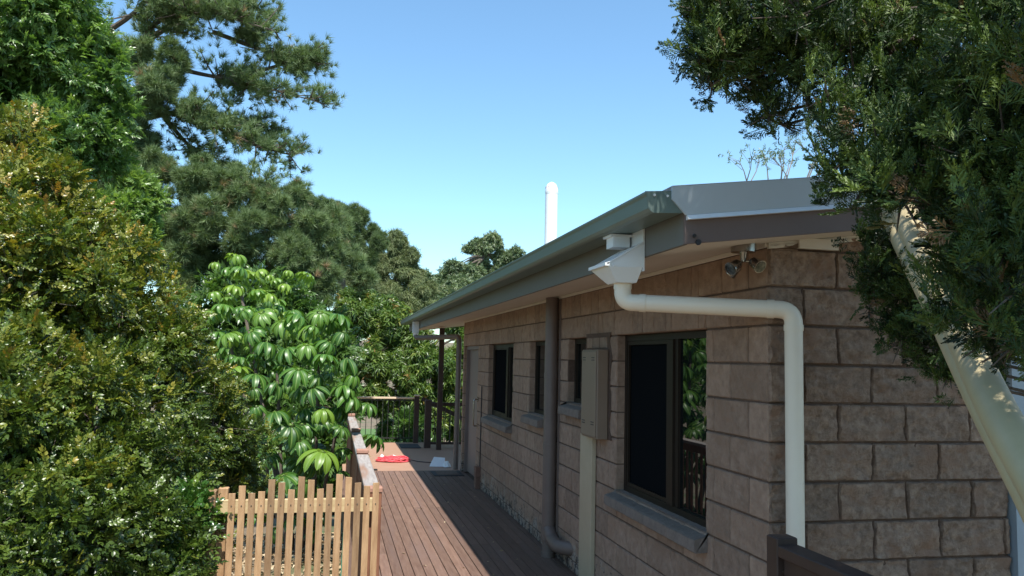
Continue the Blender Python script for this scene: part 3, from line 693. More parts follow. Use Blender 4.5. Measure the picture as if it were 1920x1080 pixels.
def rosette(nl, w=.26, leaflen=1., cone=1.1, droop=.35):
    its = []
    for i in range(nl):
        a = 2*math.pi*i/nl*1.0+R_.uniform(-.3,.3); e = R_.uniform(-.9, .5)
        its.append((tmpl_leaf(leaflen*R_.uniform(.75,1.1), leaflen*w, .15, droop), rotz(a)@rotx(e), np.zeros(3), 1))
    return compose(its)
def tuft(n_, w=.035):
    V = []; Fc = []
    for i in range(n_):
        a = R_.uniform(0, 2*math.pi); e = R_.uniform(.1, 1.35); d = np.array((math.cos(a)*math.sin(e), math.cos(e), math.sin(a)*math.sin(e)))
        o = np.array((0, R_.uniform(-.35,.15), 0)); sd = np.cross(d, (R_.uniform(-1,1),R_.uniform(-1,1),R_.uniform(-1,1))); sd /= np.linalg.norm(sd)+1e-6
        k = len(V); V += [o-sd*w, o+sd*w, o+d*R_.uniform(.75,1.05)]; Fc.append((k,k+1,k+2))
    return np.array(V), np.array(Fc)
def spray():
    "flat scale-leaf fan of a cypress, branched twice"
    V = []; Fc = []
    def seg(p, d, L_, w):
        sd = np.array((-d[1], d[0], 0)); k = len(V)
        z = R_.uniform(-.03,.03)
        V.extend([p, p+d*L_*.55+sd*w+(0,0,z), p+d*L_, p+d*L_*.55-sd*w-(0,0,z)]); Fc.extend([(k,k+1,k+2),(k,k+2,k+3)])
    def rec(p, ang, L_, lv, zz):
        d = np.array((math.sin(ang), math.cos(ang), zz)); seg(p, d, L_, .016 if lv else .014)
        if lv == 2: return
        n_ = 7 if lv == 0 else 4
        for i in range(1, n_+1):
            t = i/(n_+1.0)
            for sd in (-1, 1):
                if R_.random() < .1: continue
                rec(p+d*L_*t, ang+sd*R_.uniform(.55,.85), L_*(.55 if lv == 0 else .5)*(1.05-t*.75), lv+1, zz+R_.uniform(-.25,.15))
    rec(np.zeros(3), 0, 1.0, 0, 0)
    return np.array(V), np.array(Fc)
def fans(n, out):
    "cypress sprays: growing upward and outward with the flat of the fan turned outward"
    y = out*.35+np.array((0, 0, .75))+np.random.normal(0, .42, (n, 3)); y /= np.linalg.norm(y, axis=1)[:, None]
    z = out*1.0+np.array((0, 0, .35))+np.random.normal(0, .35, (n, 3)); z -= y*(z*y).sum(1)[:, None]; z /= np.linalg.norm(z, axis=1)[:, None]+1e-9
    return np.stack([np.cross(y, z), y, z], axis=2)
def frames(n, P, out, tilt_up=.5, jit=.6, droop=0.):
    "per-instance rotation: y = growth direction, z = leaf face"
    y = out+np.random.normal(0, jit, (n, 3)); y[:, 2] -= droop; y /= np.linalg.norm(y, axis=1)[:, None]+1e-9
    z = np.array((0, 0, 1.))*tilt_up+out*(1-tilt_up)*.8+np.random.normal(0, .45, (n, 3))
    z -= y*(z*y).sum(1)[:, None]; z /= np.linalg.norm(z, axis=1)[:, None]+1e-9
    x = np.cross(y, z)
    return np.stack([x, y, z], axis=2)
def instances(name, tmpls, P, Rm, S, tint, material, parent, rib=None):
    VV = []; FF = []; TT = []; RR = []; off = 0; n = len(P); sel = np.random.randint(0, len(tmpls), n)
    for ti, tp in enumerate(tmpls):
        v, f = tp[0], tp[1]; idx = np.where(sel == ti)[0]
        if not len(idx): continue
        W = np.einsum('nij,tj->nti', Rm[idx], v)*S[idx][:, None, None]+P[idx][:, None, :]
        VV.append(W.reshape(-1, 3)); k = len(v)
        FF.append((f[None]+(np.arange(len(idx))*k)[:, None, None]+off).reshape(-1, 3)); off += k*len(idx)
        tt = np.repeat(tint[idx], k)
        if rib is not None: RR.append(np.tile(tp[2], len(idx)))
        TT.append(tt)
    VV = np.vstack(VV); FF = np.vstack(FF); TT = np.clip(np.concatenate(TT), 0, 1)
    me = bpy.data.meshes.new(name); me.vertices.add(len(VV)); me.vertices.foreach_set('co', VV.ravel().astype(np.float32))
    me.loops.add(FF.size); me.loops.foreach_set('vertex_index', FF.ravel().astype(np.int32))
    me.polygons.add(len(FF)); me.polygons.foreach_set('loop_start', np.arange(0, FF.size, 3, dtype=np.int32)); me.polygons.foreach_set('loop_total', np.full(len(FF), 3, np.int32))
    me.update(calc_edges=True)
    a = me.attributes.new('tint', 'FLOAT', 'POINT'); a.data.foreach_set('value', TT.astype(np.float32))
    if rib is not None:
        a = me.attributes.new('rib', 'FLOAT', 'POINT'); a.data.foreach_set('value', np.concatenate(RR).astype(np.float32))
    if rib is not None: me.shade_smooth()
    return link(name, me, material, parent)
def clump_points(blobs, total, sub=9, subr=.38, shell=.55, face=None):
    """blobs: (centre, (rx,ry,rz) or r, weight). Each blob becomes a set of smaller overlapping clumps near its skin,
    leaves sit round the skin of those clumps."""
    C_ = []; Rr = []; W = []
    for b in blobs:
        c = np.array(b[0], float); r = np.array(b[1], float)*np.ones(3)
        for k in range(sub):
            d = np.random.normal(0, 1, 3); d /= np.linalg.norm(d)
            if face is not None and d@face < -.35: d = -d
            q = random.uniform(shell, .95); C_.append(c+d*r*q*(1-subr*.55)); Rr.append(r*subr*random.uniform(.7, 1.25)); W.append(np.prod(r)**(2/3)*(b[2] if len(b) > 2 else 1))
        C_.append(c); Rr.append(r*.62); W.append(np.prod(r)**(2/3)*(b[2] if len(b) > 2 else 1)*.8)
    C_ = np.array(C_); Rr = np.array(Rr); W = np.array(W); W = W/W.sum()
    idx = np.random.choice(len(C_), total, p=W)
    d = np.random.normal(0, 1, (total, 3)); d /= np.linalg.norm(d, axis=1)[:, None]
    q = 1-np.abs(np.random.normal(0, .22, total)); q = np.clip(q, .1, 1.05)
    # wispy skin
    q *= 1+.12*np.sin(d[:, 0]*7+idx)*np.cos(d[:, 2]*6+idx*2)
    P = C_[idx]+d*Rr[idx]*q[:, None]
    return P, d, idx
def tree(name, label, cat, trunk, blobs, total, tmpls, size, material, tint=(.5,.25), bark='bark', sub=9, subr=.38, jit=.6, up=.5, droop=0., group=None, limbs=True, tip_shade=None, shell=.55, trunk_r=.15, face=None, limb_r=.05, tw=5):
    sd_ = sum(map(ord, label)); np.random.seed(sd_); random.seed(sd_); R_.seed(sd_)
    base = Vector(trunk[0])
    e = tag(empty(name, base), label, cat, group)
    top = Vector(trunk[-1]); tm = MB(); n = len(trunk)
    tm.tube([Vector(p) for p in trunk], [trunk_r*(1-.65*i/(n-1)) for i in range(n)], 10)
    if limbs:
        for b in blobs:
            c = Vector(b[0]); k = min(range(n), key=lambda i: (Vector(trunk[i])-c).length+abs(trunk[i][2]-c.z+.5)*.3); s_ = Vector(trunk[k])
            mid = (s_+c)/2+Vector((R_.uniform(-.1,.1), R_.uniform(-.1,.1), .12*(c-s_).length))
            tm.tube(fillet([s_, mid, c], 1.5, 5), [limb_r*(1-.75*i/7) for i in range(8)], 6)
            rr_ = np.array(b[1])*np.ones(3)
            for q in range(tw):
                d = Vector(np.random.normal(0,1,3)).normalized(); tm.tube([c, c+Vector(d*Vector(rr_))*.45 if False else c+Vector((d.x*rr_[0],d.y*rr_[1],d.z*rr_[2]))*.8], [limb_r*.25, limb_r*.06], 4)
    tm.build('trunk', M[bark], e, smooth=True)
    P, d, idx = clump_points(blobs, total, sub, subr, shell, face)
    Rm = fans(total, d) if tmpls is SPL else frames(total, P, d, up, jit, droop)
    S = size*np.random.uniform(.7, 1.25, total)
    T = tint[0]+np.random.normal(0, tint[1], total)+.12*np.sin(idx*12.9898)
    if tip_shade is not None: T = T+tip_shade(P, d)
    instances('crown', tmpls, P, Rm, S, T, material, e)
    return e
def pb(px, py, dist, r, sq=(1,1,1), w=1): return (at(px, py, dist), np.array(sq)*r, w)

toc = lambda p: (CAM-np.array(p))/np.linalg.norm(CAM-np.array(p))
# --- lilly pilly hedge, left foreground
TW = [twig(8, 1.0, .62, leaflen=.33, tm=tmpl_round), twig(9, 1.1, .58, leaflen=.30, tm=tmpl_round), twig(6, .8, .66, leaflen=.36, tm=tmpl_round)]
hb_ = [pb(20,290,6.0,.42),pb(45,400,5.8,.5),pb(150,480,6.0,.48),pb(40,560,5.2,.6),pb(230,560,6.0,.5),pb(275,625,6.3,.45),pb(130,640,5.3,.6),
       pb(345,690,6.6,.40),pb(400,750,6.9,.36),pb(300,720,5.9,.52),pb(50,760,4.6,.5),pb(180,800,4.9,.5),pb(400,800,6.4,.42),pb(450,840,6.9,.30),
       pb(300,880,5.4,.42),pb(70,930,4.3,.45),pb(200,960,4.6,.42),pb(400,900,6.6,.36),pb(100,1050,4.2,.42),pb(-80,500,5.2,.6),pb(-60,820,4.4,.6),pb(250,1080,4.6,.45),pb(330,1000,5.2,.38), pb(460,930,7.2,.26)]
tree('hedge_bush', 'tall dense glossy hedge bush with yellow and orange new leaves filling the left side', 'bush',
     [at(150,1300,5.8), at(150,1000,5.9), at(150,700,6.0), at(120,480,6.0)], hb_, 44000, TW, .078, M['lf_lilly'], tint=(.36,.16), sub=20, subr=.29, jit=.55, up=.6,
     tip_shade=lambda P, d: .20*np.clip((P[:, 2]-1.7)/1.2, -1.1, .8)+.14*np.clip(d[:, 2], 0, 1), trunk_r=.07, limb_r=.022, tw=16)  # high leaves tinted as new growth, low leaves darkened to stand for shade
fb = [pb(355,960,5.0,.15),pb(340,1000,4.9,.20),pb(372,1030,5.1,.11),pb(300,1060,4.7,.2),pb(345,1075,5.0,.15),pb(392,945,5.1,.05)]
tree('shrub', 'low green leafy shrub growing over the left fence post', 'bush', [at(340,1400,5.0), at(345,1150,5.0), at(350,1020,5.0)], fb, 2600, TW, .085, M['lf_green'], tint=(.45,.25), sub=8, jit=.6, up=.6, trunk_r=.015, limb_r=.01)

# --- broad leaved tree, upper left
BR = [twig(8, .8, .36, leaflen=.55, droop=.25), rosette(8, .32, .8, droop=.3), twig(10, 1.0, .34, leaflen=.5, droop=.3)]
bb = [pb(10,30,10,1.0),pb(100,40,10.2,.75),pb(165,75,10.3,.50),pb(50,130,10,.8),pb(150,165,10.2,.62),pb(205,125,10.4,.30),pb(30,230,9.8,.7),pb(120,250,9.9,.6),pb(190,230,10.2,.40),pb(205,180,10.4,.3),
      pb(180,290,10.2,.30),pb(215,310,10.5,.2),pb(60,330,9.8,.6),pb(-80,100,10,1.2),pb(-60,300,9.6,1.0),pb(-100,-120,10,1.2),pb(60,-90,10.4,.9)]
tree('broadleaf_tree', 'tall dense dark green broad leaved tree in the upper left corner', 'tree',
     [at(-60,1150,10.5), at(-60,700,10.5), at(-40,300,10.4), at(40,60,10.5)], bb, 27000, BR, .125, M['lf_broad'], tint=(.5,.22), sub=12, subr=.36, jit=.55, up=.55, droop=.15, trunk_r=.22)
bl = [pb(255,355,10.4,.22),pb(230,400,10.2,.34),pb(280,395,10.5,.26),pb(200,430,10,.30),pb(150,400,9.8,.32),pb(265,430,10.4,.2),pb(110,370,9.7,.3),pb(270,470,10.4,.16)]
tree('small_tree', 'bright green young tree top between the yellow hedge and the pines', 'tree', [at(200,1150,10.6), at(205,700,10.4), at(215,420,10.2)], bl, 8000, BR, .11, M['lf_broad'], tint=(.85,.15), sub=8, subr=.4, up=.6, trunk_r=.06)

# --- pines
TF = [tuft(34), tuft(30), tuft(38)]
def pine(label, trunk, branches, blobs, total, size, tr=.25, tint=(.45,.2), sub=14, subr=.32, wood=True):
    sd_ = sum(map(ord, label)); np.random.seed(sd_); random.seed(sd_); R_.seed(sd_)
    e = tag(empty('pine_tree', Vector(trunk[0])), label, 'tree')
    tm = MB(); n = len(trunk); tm.tube([Vector(p) for p in trunk], [tr*(1-.6*i/(n-1)) for i in range(n)], 10)
    Ps = []; Ds = []
    for br in branches:
        pts = [Vector(p) for p in br[0]]; path = fillet(pts, 2.5, 5); m = len(path); r0 = br[1]
        tm.tube(path, [r0*(1-.8*i/(m-1)) for i in range(m)], 7)
        L_ = sum((path[i+1]-path[i]).length for i in range(m-1)); ns = int(L_*br[2])
        for k in range(ns):
            t = (.25+.75*R_.random())*(m-1); i = min(int(t), m-2); p = path[i].lerp(path[i+1], t-i); ax = (path[i+1]-path[i]).normalized()
            d = (ax*R_.uniform(.3,1.1)+Vector((R_.gauss(0,1), R_.gauss(0,1), R_.gauss(.2,.6)))*.75).normalized()
            Lt = R_.uniform(.35,1.0)*br[3]*(1.1-.4*t/m); q1 = p+d*Lt; mid = p+d*Lt*.5-Vector((0,0,.05*Lt))
            tm.tube([p, mid, q1], [.022, .014, .007], 4)
            for z in range(int(4+Lt*9)):
                tt = R_.uniform(.3, 1.05); c = p.lerp(q1, tt)+Vector((R_.gauss(0,.11), R_.gauss(0,.11), R_.gauss(0,.09))); Ps.append(c); Ds.append((d+Vector((0,0,.7))).normalized())
    tm.build('trunk', M['bark'], e, smooth=True)
    if blobs:
        P, d, idx = clump_points(blobs, total, sub, subr)
        d = d+np.array((0, 0, .5)); P = np.vstack([P, np.array(Ps)]) if Ps else P; d = np.vstack([d, np.array(Ds)]) if Ps else d
    else: P = np.array(Ps); d = np.array(Ds)
    n_ = len(P); Rm = frames(n_, P, d, .5, .35)
    T = tint[0]+np.random.normal(0, tint[1], n_)+(np.random.rand(n_) < .012)*.7
    instances('crown', TF, P, Rm, size*np.random.uniform(.75, 1.2, n_), T, M['lf_pine'], e)
    return e
D = 17.0
A = lambda *l: [at(x, y, D+dz) for x, y, dz in l]
brs = [(A((112,260,0),(215,140,0),(290,45,0),(330,18,-.3),(420,28,-.6),(520,60,-.8)), .065, 13, 1.0),
       (A((112,270,.3),(260,225,0),(330,208,-.2),(400,235,-.5),(480,275,-.6),(545,290,-.6)), .08, 12, 1.0),
       (A((300,120,.3),(380,140,0),(440,150,0),(520,170,-.3),(610,195,-.4)), .05, 14, .9),
       (A((330,205,.4),(420,215,.3),(500,240,.5),(550,300,.5)), .06, 12, .8),
       (A((200,120,0),(300,60,.6),(400,0,.9),(480,-20,1)), .08, 11, 1.0),
       (A((400,60,.3),(480,90,.2),(560,110,.2),(590,100,0)), .05, 12, .8),
       (A((420,150,.2),(500,130,.1),(560,110,.2),(595,120,0)), .05, 12, .7),
       (A((300,210,.2),(350,270,.2),(400,310,.3)), .05, 10, .8),
       (A((200,60,0),(260,20,-.4),(300,-40,-.5)), .06, 9, .9),
       (A((450,10,0),(490,20,0),(530,40,0)), .04, 12, .6)]
pbk = [pb(250,100,16.4,.55,(1,1,.7)),pb(300,150,16.2,.6,(1,1,.7)),pb(280,180,16.3,.5),pb(320,120,16.6,.5),pb(250,230,16.8,.5),
       pb(430,10,17,.55,(1.2,1,.6)),pb(480,60,17.2,.45,(1,1,.6)),pb(560,130,17,.3,(1,1,.6),.7),pb(380,-20,17,.6),pb(420,310,17.2,.28,(1.2,1,.5),.5)]
pine('big open pine with sweeping dark limbs against the blue sky', [at(90,1050,17.8), at(95,600,17.6), at(110,250,17.3), at(120,60,17.2), at(130,-150,17)], brs, pbk, 2300, .17, tr=.24)
D = 15.5
pl = [pb(300,320,15.5,.45),pb(370,345,15.4,.50),pb(440,360,15.3,.50),pb(300,400,15.2,.5),pb(380,420,15,.55),pb(460,430,15,.55),pb(520,400,15.3,.50),pb(570,430,15.5,.45),pb(340,480,15,.42),
      pb(540,480,15.2,.50),pb(600,460,15.8,.45),pb(630,420,16.2,.40),pb(610,520,15.6,.42),pb(560,360,15.6,.28),pb(350,540,15,.35),pb(440,330,15.6,.28),pb(650,480,16.2,.38),pb(500,370,15.4,.35),pb(680,520,16.4,.3),pb(380,310,15.6,.25),pb(260,360,15.6,.4),pb(600,560,15.5,.3),pb(240,320,16.4,.5),pb(270,270,16.8,.4),pb(245,290,16.8,.4),pb(210,350,16.6,.4),pb(390,480,15.6,.45),pb(350,500,15.8,.45),pb(420,510,15.6,.45),pb(460,490,15.4,.4),pb(290,500,16,.45),pb(250,450,16.4,.45),pb(330,440,15.8,.5),pb(230,520,16.4,.5)]
pine('low dense pine mass with fluffy needles behind the umbrella tree', [at(420,1000,16.6), at(430,700,16.4), at(440,450,16)], [(A((430,560,.5),(520,500,0),(600,520,-.3)), .07, 8, .7), (A((420,520,.5),(350,470,0),(290,430,-.2)), .07, 8, .7), (A((430,450,.3),(480,360,0),(500,330,0)), .05, 9, .6)], pl, 13000, .155, tint=(.5,.2), sub=14, subr=.34)
fp = [pb(580,385,27,.55),pb(620,395,27,.6),pb(660,410,27,.6),pb(600,430,27,.6),pb(665,450,27,.6),pb(710,450,27,.4),pb(640,470,26.8,.6),pb(570,420,27,.6),pb(690,480,27,.4),pb(700,440,27.2,.35)]
pine('distant blue green pine with rounded top behind the dense pine', [at(640,800,27.5), at(640,600,27.4), at(640,430,27.2)], [], fp, 6000, .17, tint=(.3,.15), sub=12, subr=.36)

# --- feathery pale tree and far gums
CS = [rosette(9, .10, 1.0, droop=.6), rosette(7, .12, .9, droop=.8)]
cb = [pb(741,440,30,.28),pb(742,455,30,.5),pb(725,480,30,.7),pb(765,485,30,.55),pb(740,520,29.8,.9),pb(780,520,30,.5),pb(700,510,29.6,.7),pb(720,560,29,.9),pb(780,560,29,.8),pb(670,520,29,.6),pb(810,590,29,.6),pb(800,545,30,.45),pb(660,570,28,.6)]
tree('feathery_tree', 'pale olive feathery tree with a pointed crown in the middle distance', 'tree', [at(745,800,30), at(748,640,30), at(745,470,30)], cb, 17000, CS, .19, M['lf_casu'], tint=(.5,.22), bark='pale_bark', sub=22, subr=.27, jit=.4, up=.3, droop=.5, trunk_r=.16, limb_r=.06)
GM = [rosette(10, .26, .9, droop=.6), twig(8, .8, .28, leaflen=.55, droop=.4)]
gb_ = [pb(890,465,42,.62,(1,1,.7)),pb(920,458,42,.75,(1,1,.8)),pb(940,480,42,.6,(1,1,.7)),pb(965,478,42,.55,(1,1,.7)),pb(900,500,42,.6),pb(935,510,42,.6),pb(880,520,41,.8),pb(850,500,41,.45),pb(850,530,41,.8),pb(830,520,41,.5),pb(820,560,40,.8),pb(870,550,40,.9),pb(975,500,42,.4)]
tree('gum_tree', 'far gum tree with rounded leaf clumps above the sloping gutter', 'tree', [at(905,760,43), at(908,600,42.5), at(915,480,42)], gb_, 14000, GM, .20, M['lf_gum'], tint=(.55,.22), bark='bark', sub=11, subr=.36, jit=.6, up=.5, droop=.3, trunk_r=.18, limb_r=.07)
tree('gum_tree', 'dark hazy gum at the gap between the feathery tree and the far gum', 'tree', [at(800,760,48), at(802,640,48), at(800,540,48)], [pb(800,525,48,.5),pb(790,545,48,.7),pb(812,560,48,.6),pb(800,580,48,.9)], 1800, GM, .25, M['lf_gum'], tint=(.2,.2), sub=10, jit=.6, trunk_r=.15)

# --- mango tree behind the far railing
MG = [rosette(11, .22, 1.0, droop=.45), rosette(9, .24, .95, droop=.6)]
mg = [pb(650,590,20,.5),pb(690,600,20.5,.6),pb(740,620,20.5,.65),pb(790,640,20.5,.6),pb(700,670,20,.7),pb(760,690,20,.7),pb(820,680,20.5,.55),pb(850,720,20.5,.5),pb(700,740,19.8,.6),pb(770,750,20,.6),pb(830,770,20.3,.5),
      pb(660,560,20.8,.4),pb(690,560,21,.35),pb(730,580,21,.4),pb(870,660,21,.5),pb(800,800,20.5,.5),pb(730,810,21,.4),pb(650,660,20,.5),pb(640,720,20,.5),pb(860,800,21,.5),pb(900,740,21,.6),pb(830,740,21.3,.5),pb(870,610,21.5,.6),pb(930,620,21.5,.6),pb(910,670,21.5,.6)]
tree('mango_tree', 'wide glossy mango tree with drooping yellow green leaves behind the far railing', 'tree', [at(760,960,21.5), at(762,860,21.4), at(760,700,21)], mg, 16000, MG, .165, M['lf_mango'], tint=(.45,.25), sub=16, subr=.32, jit=.5, up=.6, droop=.25, trunk_r=.16, limb_r=.05)
# dark understorey shrubs closing the gaps
us = [pb(480,560,14.5,.5),pb(540,560,14.8,.5),pb(420,560,14.6,.5),pb(560,620,14.8,.6),pb(500,700,14.5,.9),pb(620,640,16.5,.6),pb(600,760,14.5,.8),pb(400,700,14.5,.9),pb(330,620,14.5,.7),pb(610,880,14.5,.8),pb(470,600,14.5,.6),pb(530,600,14.6,.6)]
tree('understorey_shrub', 'dark leafy undergrowth in the shade beneath the dense pine', 'bush', [at(500,1000,15), at(500,850,15), at(500,700,15)], us, 6000, BR, .22, M['lf_broad'], tint=(.25,.2), sub=12, trunk_r=.06)
us = [pb(805,850,19,.35),pb(770,800,18.6,.35),pb(835,870,19,.35),pb(730,850,19,.25)]
tree('understorey_shrub', 'small dark shrub seen low through the far railing', 'bush', [at(790,960,19), at(790,900,19), at(790,830,19)], us, 900, BR, .22, M['lf_broad'], tint=(.2,.2), sub=8, trunk_r=.04)

# --- umbrella tree (schefflera)
def leaflet(L_=1., w=.34, droop=1.0):
    "curved oblong leaflet, five across so the pale midrib shows"
    V = []; Fc = []; rib = []; rows = 7; xs_ = (-1, -.45, 0, .45, 1)
    for j in range(rows+1):
        t = j/rows; hw = w/2*(math.sin(math.pi*min(1, t*.93+.05))**.55)*(1 if t < .97 else .3)
        a = droop*t; y = math.sin(a)/droop*L_ if droop > .01 else t*L_; z = -(1-math.cos(a))/droop*L_
        for x in xs_: V.append((x*hw, y, z+abs(x)*hw*.30+(.012 if abs(x) == .45 else 0))); rib.append(1. if x == 0 else 0.)
    for j in range(rows):
        for i in range(4):
            a, b = j*5+i, j*5+i+1; c, d = a+5, b+5; Fc += [(a,b,d),(a,d,c)]
    return np.array(V), np.array(Fc), rib
def umbrella(nl, el, dr):
    V = []; Fc = []; rb = []; n = 0
    for i in range(nl):
        v, f, r_ = leaflet(1.*R_.uniform(.85,1.08), .36, dr*R_.uniform(.8,1.2))
        a = 2*math.pi*i/nl+R_.uniform(-.08,.08)
        v = v+np.array((0, .22, 0)); v = v@(rotz(a)@rotx(el*R_.uniform(.7,1.3))).T; V.append(v); Fc.append(f+n); n += len(v); rb += r_
        # petiolule
        d = rotz(a)@rotx(el)@np.array((0,1.,0)); s_ = np.cross(d,(0,0,1))*.012
        V.append(np.array([-s_, s_, d*.24])); Fc.append(np.array([(0,1,2)])+n); n += 3; rb += [1,1,1]
    V.append(np.array([(-.018,0,-.02),(.018,0,-.02),(.03,-.25,-1.3),(0,-.018,-.02),(0,.018,-.02),(.0,-.25,-1.3)])); Fc.append(np.array([(0,1,2),(3,4,5)])+n); rb += [1]*6
    return np.vstack(V), np.vstack(Fc), np.array(rb)
R_.seed(4); np.random.seed(4)
UM = [umbrella(10, -.35, 1.1), umbrella(9, -.55, 1.3), umbrella(11, -.2, 1.2), umbrella(8, -.7, 1.0)]
ub = tag(empty('umbrella_tree', at(560,1120,9.6)), 'umbrella tree with big glossy drooping leaf fans beside the deck railing', 'tree')
hand = [(453,500,10.6,.16),(485,505,10.5,.15),(428,500,10.6,.14),(515,522,10.6,.12),(440,535,10.4,.17),(400,545,10.4,.16),(480,545,10.3,.17),(420,570,10.2,.18),(505,550,10.4,.16),(455,580,10,.2),(395,585,10.2,.16),(490,585,10,.2),
        (560,590,9.6,.22),(600,585,9.6,.24),(635,590,9.8,.22),(580,610,9.5,.22),(530,600,9.7,.2),(645,620,9.6,.21),(620,640,9.3,.24),(575,645,9.2,.22),(540,650,9.3,.22),(470,620,9.8,.21),(425,625,9.8,.2),(500,640,9.5,.22),(450,670,9.6,.2),
        (610,665,9.1,.24),(560,690,9.0,.22),(520,715,9,.24),(650,670,9.3,.22),(665,700,9.2,.2),(585,725,9,.22),(480,700,9.3,.22),(440,690,9.5,.2),(515,770,8.8,.22),(545,795,8.8,.24),(605,765,8.8,.24),(660,740,9.2,.22),(690,755,9.4,.2),
        (605,845,8.6,.26),(530,890,8.5,.24),(575,900,8.4,.2),(560,825,8.8,.2),(640,800,9,.2),(480,760,9.2,.2),(500,840,9,.2),(470,870,9,.18),(645,720,9.2,.2),(595,700,9.1,.2)]
P = np.array([at(x,y,d_) for x,y,d_,s_ in hand]); S = np.array([s_*R_.uniform(.78,1.08) for *_,s_ in hand])
nF = 105; ex_ = []
for k in range(nF):
    h = R_.choice([q for q in hand if q[0] < 650]); ex_.append(at(h[0]+R_.gauss(0,26), h[1]+R_.gauss(10,26), h[2]+R_.uniform(.1,1.1)))
for k in range(30): ex_.append(at(R_.uniform(470,610), R_.uniform(780,1000), R_.uniform(8.9,10)))
P = np.vstack([P, np.array(ex_)]); S = np.concatenate([S, np.random.uniform(.10,.21,len(ex_))]); n_ = len(P)
axis = Vector(at(550,760,10.2)); z = []
for p in P:
    o = Vector(p)-axis; o.z = 0; o = o.normalized() if o.length > 0 else o
    zz = Vector((0,0,1))+o*R_.uniform(.05,.4)+Vector((R_.gauss(0,.26),R_.gauss(0,.26),0)); z.append(zz.normalized())
z = np.array(z); a = np.random.rand(n_)*6.28; y = np.stack([np.cos(a), np.sin(a), np.zeros(n_)], 1); y -= z*(y*z).sum(1)[:, None]; y /= np.linalg.norm(y, axis=1)[:, None]; x = np.cross(y, z)
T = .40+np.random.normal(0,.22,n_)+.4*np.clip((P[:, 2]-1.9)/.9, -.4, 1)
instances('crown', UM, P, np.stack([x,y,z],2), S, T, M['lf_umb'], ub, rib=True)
tm = MB(); b0 = Vector(at(560,1120,9.6))
for tgt in ((450,540,10.5),(600,640,9.7),(520,700,9.6),(650,720,9.6),(560,860,9.2),(430,640,10)):
    c = Vector(at(*tgt)); m1 = b0.lerp(c,.45)+Vector((R_.uniform(-.15,.15),R_.uniform(-.1,.1),.05)); tm.tube(fillet([b0+Vector((R_.uniform(-.1,.1),0,0)), m1, c], 1, 5), [.04-.003*i for i in range(8)], 8)
tm.build('trunk', M['bark'], ub, smooth=True)

# --- thin tree behind the roof
tt = tag(empty('sparse_tree', at(1440,700,13)), 'thin sparse leaved tree tops poking above the roof edge by the conifer', 'tree')
tm = MB(); tips = []
b0 = Vector(at(1440,520,13)); tm.tube([Vector(at(1440,700,13)), b0], [.06,.045], 8)
for sx0, tip in (((1400,340),(1385,300)),((1400,340),(1410,292)),((1405,345),(1425,300)),((1440,335),(1432,290)),((1465,335),(1462,290)),((1470,335),(1480,300)),((1475,335),(1490,270)),((1530,300),(1490,262)),((1530,290),(1510,240)),((1545,300),(1530,230)),((1475,330),(1450,296)),((1465,330),(1470,276))):
    s_ = Vector(at(*sx0,13)); c = Vector(at(*tip,13+R_.uniform(-.3,.3))); tm.tube([b0, s_, s_.lerp(c,.5)+Vector((.02,0,0)), c], [.02,.011,.008,.004], 5)
    for k in range(5):
        q1 = c+Vector((R_.gauss(0,.09),R_.gauss(0,.09),R_.gauss(.0,.06))); tm.tube([s_.lerp(c,R_.uniform(.5,.95)), q1], [.004,.002], 4); tips.append(q1)
tm.build('trunk', M['pale_bark'], tt)
tips = np.repeat(np.array(tips), 2, 0); tips = tips+np.random.normal(0, .04, tips.shape); n_ = len(tips)
instances('crown', [rosette(5,.32,1.,droop=.3)], tips, frames(n_, tips, np.tile((0,0,1.),(n_,1)), .3, .6), np.random.uniform(.05,.085,n_), .3+np.random.normal(0,.2,n_), M['lf_gum'], tt)

# --- conifer, upper right foreground
SPL.extend([spray() for _ in range(4)]); SP = SPL
cf = [pb(1340,25,2.75,.15,(1,1,1),1.8),pb(1335,110,2.75,.13,(1,1,1),1.8),pb(1375,60,2.8,.18,(1,1,1),1.6),pb(1360,130,2.8,.15),pb(1335,160,2.8,.07,(1,1,1),1.6),pb(1420,60,2.85,.20),pb(1420,150,2.85,.13),pb(1470,100,2.8,.18),pb(1500,30,2.6,.2),pb(1450,-30,2.95,.25),
      pb(1440,215,2.85,.11),pb(1470,235,2.85,.08),pb(1510,160,2.7,.14),
      pb(1560,250,2.45,.08),pb(1575,310,2.4,.09),pb(1620,350,2.3,.12),pb(1645,375,2.35,.08),pb(1795,415,2.2,.1),
      pb(1830,480,2.15,.15),pb(1815,470,2.2,.10),pb(1880,540,1.95,.17),pb(1820,580,2.15,.12),pb(1850,640,2.0,.10),pb(1910,640,1.85,.12),pb(1800,520,2.2,.09),pb(1900,440,1.9,.2),
      pb(1700,-60,3.0,.28),pb(1880,-60,2.2,.25),pb(1580,-70,3.0,.25),pb(1960,250,1.8,.3),pb(1960,500,1.75,.25),pb(1860,120,2.0,.26),pb(1890,320,1.9,.25),
      pb(1980,0,1.9,.35)]
for x, y, r_ in ((1590,40,.17),(1680,30,.2),(1770,40,.2),(1600,130,.16),(1690,120,.19),(1780,120,.2),(1620,210,.15),(1700,220,.18),(1780,230,.17),(1650,290,.14),(1730,310,.16),(1790,330,.15),(1690,370,.12),(1760,390,.12),(1560,100,.12),(1550,180,.09)):
    cf.append(pb(x, y, 2.80-.19*y/100, r_))
# branches behind the pipe, hanging before the end wall
cb2 = [pb(1660,500,3.3,.17),pb(1700,560,3.25,.19),pb(1740,620,3.2,.18),pb(1640,560,3.35,.10),pb(1690,640,3.2,.12),pb(1790,680,3.1,.15),pb(1660,450,3.3,.13),pb(1760,540,3.1,.22),pb(1780,700,3.05,.09),pb(1830,720,2.9,.1),pb(1850,620,2.9,.2)]
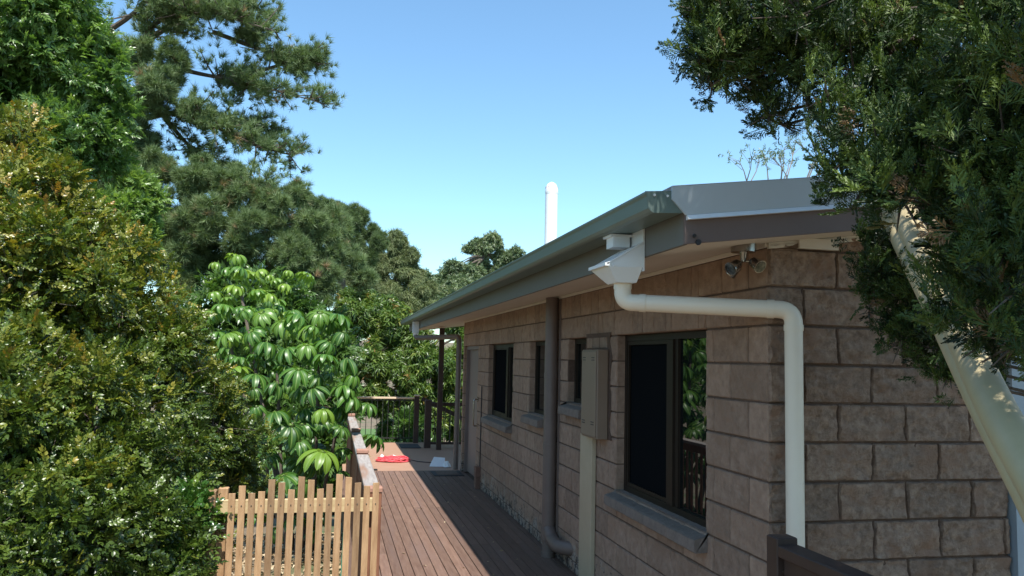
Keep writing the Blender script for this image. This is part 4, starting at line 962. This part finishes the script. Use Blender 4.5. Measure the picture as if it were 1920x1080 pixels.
# unseen crown clumps, placed to shade the gable end and the conifer's right
unseen_shade = []
for k in range(30): unseen_shade.append(((random.uniform(.4,1.9), random.uniform(-2.4,-.8), random.uniform(3.6,5.0)), random.uniform(.26,.42), .5))
for k in range(12): unseen_shade.append(((random.uniform(-.3,.5), random.uniform(-1.5,-.8), random.uniform(3.7,4.5)), random.uniform(.24,.34), .6))
for k in range(14): unseen_shade.append(((random.uniform(.35,1.7), random.uniform(-2.7,-1.7), random.uniform(4.2,5.2)), random.uniform(.26,.38), .5))
for k in range(12): unseen_shade.append(((random.uniform(-.75,.4), random.uniform(-1.35,-.75), random.uniform(3.75,4.3)), random.uniform(.24,.34), .5))
for k in range(22): unseen_shade.append(((random.uniform(-.95,.4), random.uniform(-3.6,-2.9), random.uniform(3.2,3.9)), random.uniform(.24,.34), .9))
for k in range(26): unseen_shade.append(((random.uniform(.2,2.4), random.uniform(-5.2,-3.2), random.uniform(.9,4.2)), random.uniform(.30,.45), .3))  # added foliage right of and behind the camera, blocks sky light
for k in range(16): unseen_shade.append(((random.uniform(.0,1.6), random.uniform(-2.5,-1.5), random.uniform(4.7,5.5)), random.uniform(.34,.45), .8))
for k in range(6): unseen_shade.append(((random.uniform(-.75,-.1), random.uniform(-1.2,-.8), random.uniform(3.8,4.2)), .28, .9))
trk = [Vector((1.15,-2.05,-.4)), Vector((1.1,-2.0,1.2)), Vector((1.0,-1.9,2.8)), Vector((.9,-1.8,4.6))]
def lit_tops(P, d): return .16*np.clip(d[:, 2]+.2, -1, 1)  # clump tops tinted lighter, undersides darker, as if lit from above
con = tree('conifer_tree', 'large dark cypress conifer overhanging the roof in the upper right corner', 'tree', trk, cf+cb2+unseen_shade, 38000, SP, .092, M['lf_conif'], tint=(.46,.22), sub=14, subr=.33, jit=.4, up=.3, droop=-.45, tip_shade=lit_tops, trunk_r=.14, limb_r=.02, shell=.45, tw=8)

# --- leaf litter behind the pickets
n_ = 5200; P = np.stack([np.random.uniform(-5,-1.95,n_), np.random.uniform(1.8,9,n_), np.zeros(n_)],1)
P[:, 2] = [terrain(p[0], p[1])+.012+random.random()*.03 for p in P]
o = instances('leaf_litter', [tmpl_leaf(1,.45,.3,.2)], P, frames(n_, P, np.random.normal(0,1,(n_,3))*np.array((1,1,.15)), .8, .2), np.random.uniform(.05,.11,n_), np.random.rand(n_), M['litter'], None)
tag(o, 'dry brown leaf litter on the ground behind the pickets', 'leaf litter', kind='stuff')

n_ = 70; P = np.stack([np.random.uniform(-1.9,-.2,n_), np.random.uniform(2.5,9.8,n_), np.full(n_, .004)],1)
o = instances('fallen_leaves', [tmpl_leaf(1,.5,.3,.2)], P, frames(n_, P, np.random.normal(0,1,(n_,3))*np.array((1,1,.05)), .9, .1), np.random.uniform(.015,.045,n_), np.random.rand(n_), M['litter'], None)
tag(o, 'few tiny dry leaves scattered over the brown deck planks', 'fallen leaves', kind='stuff')
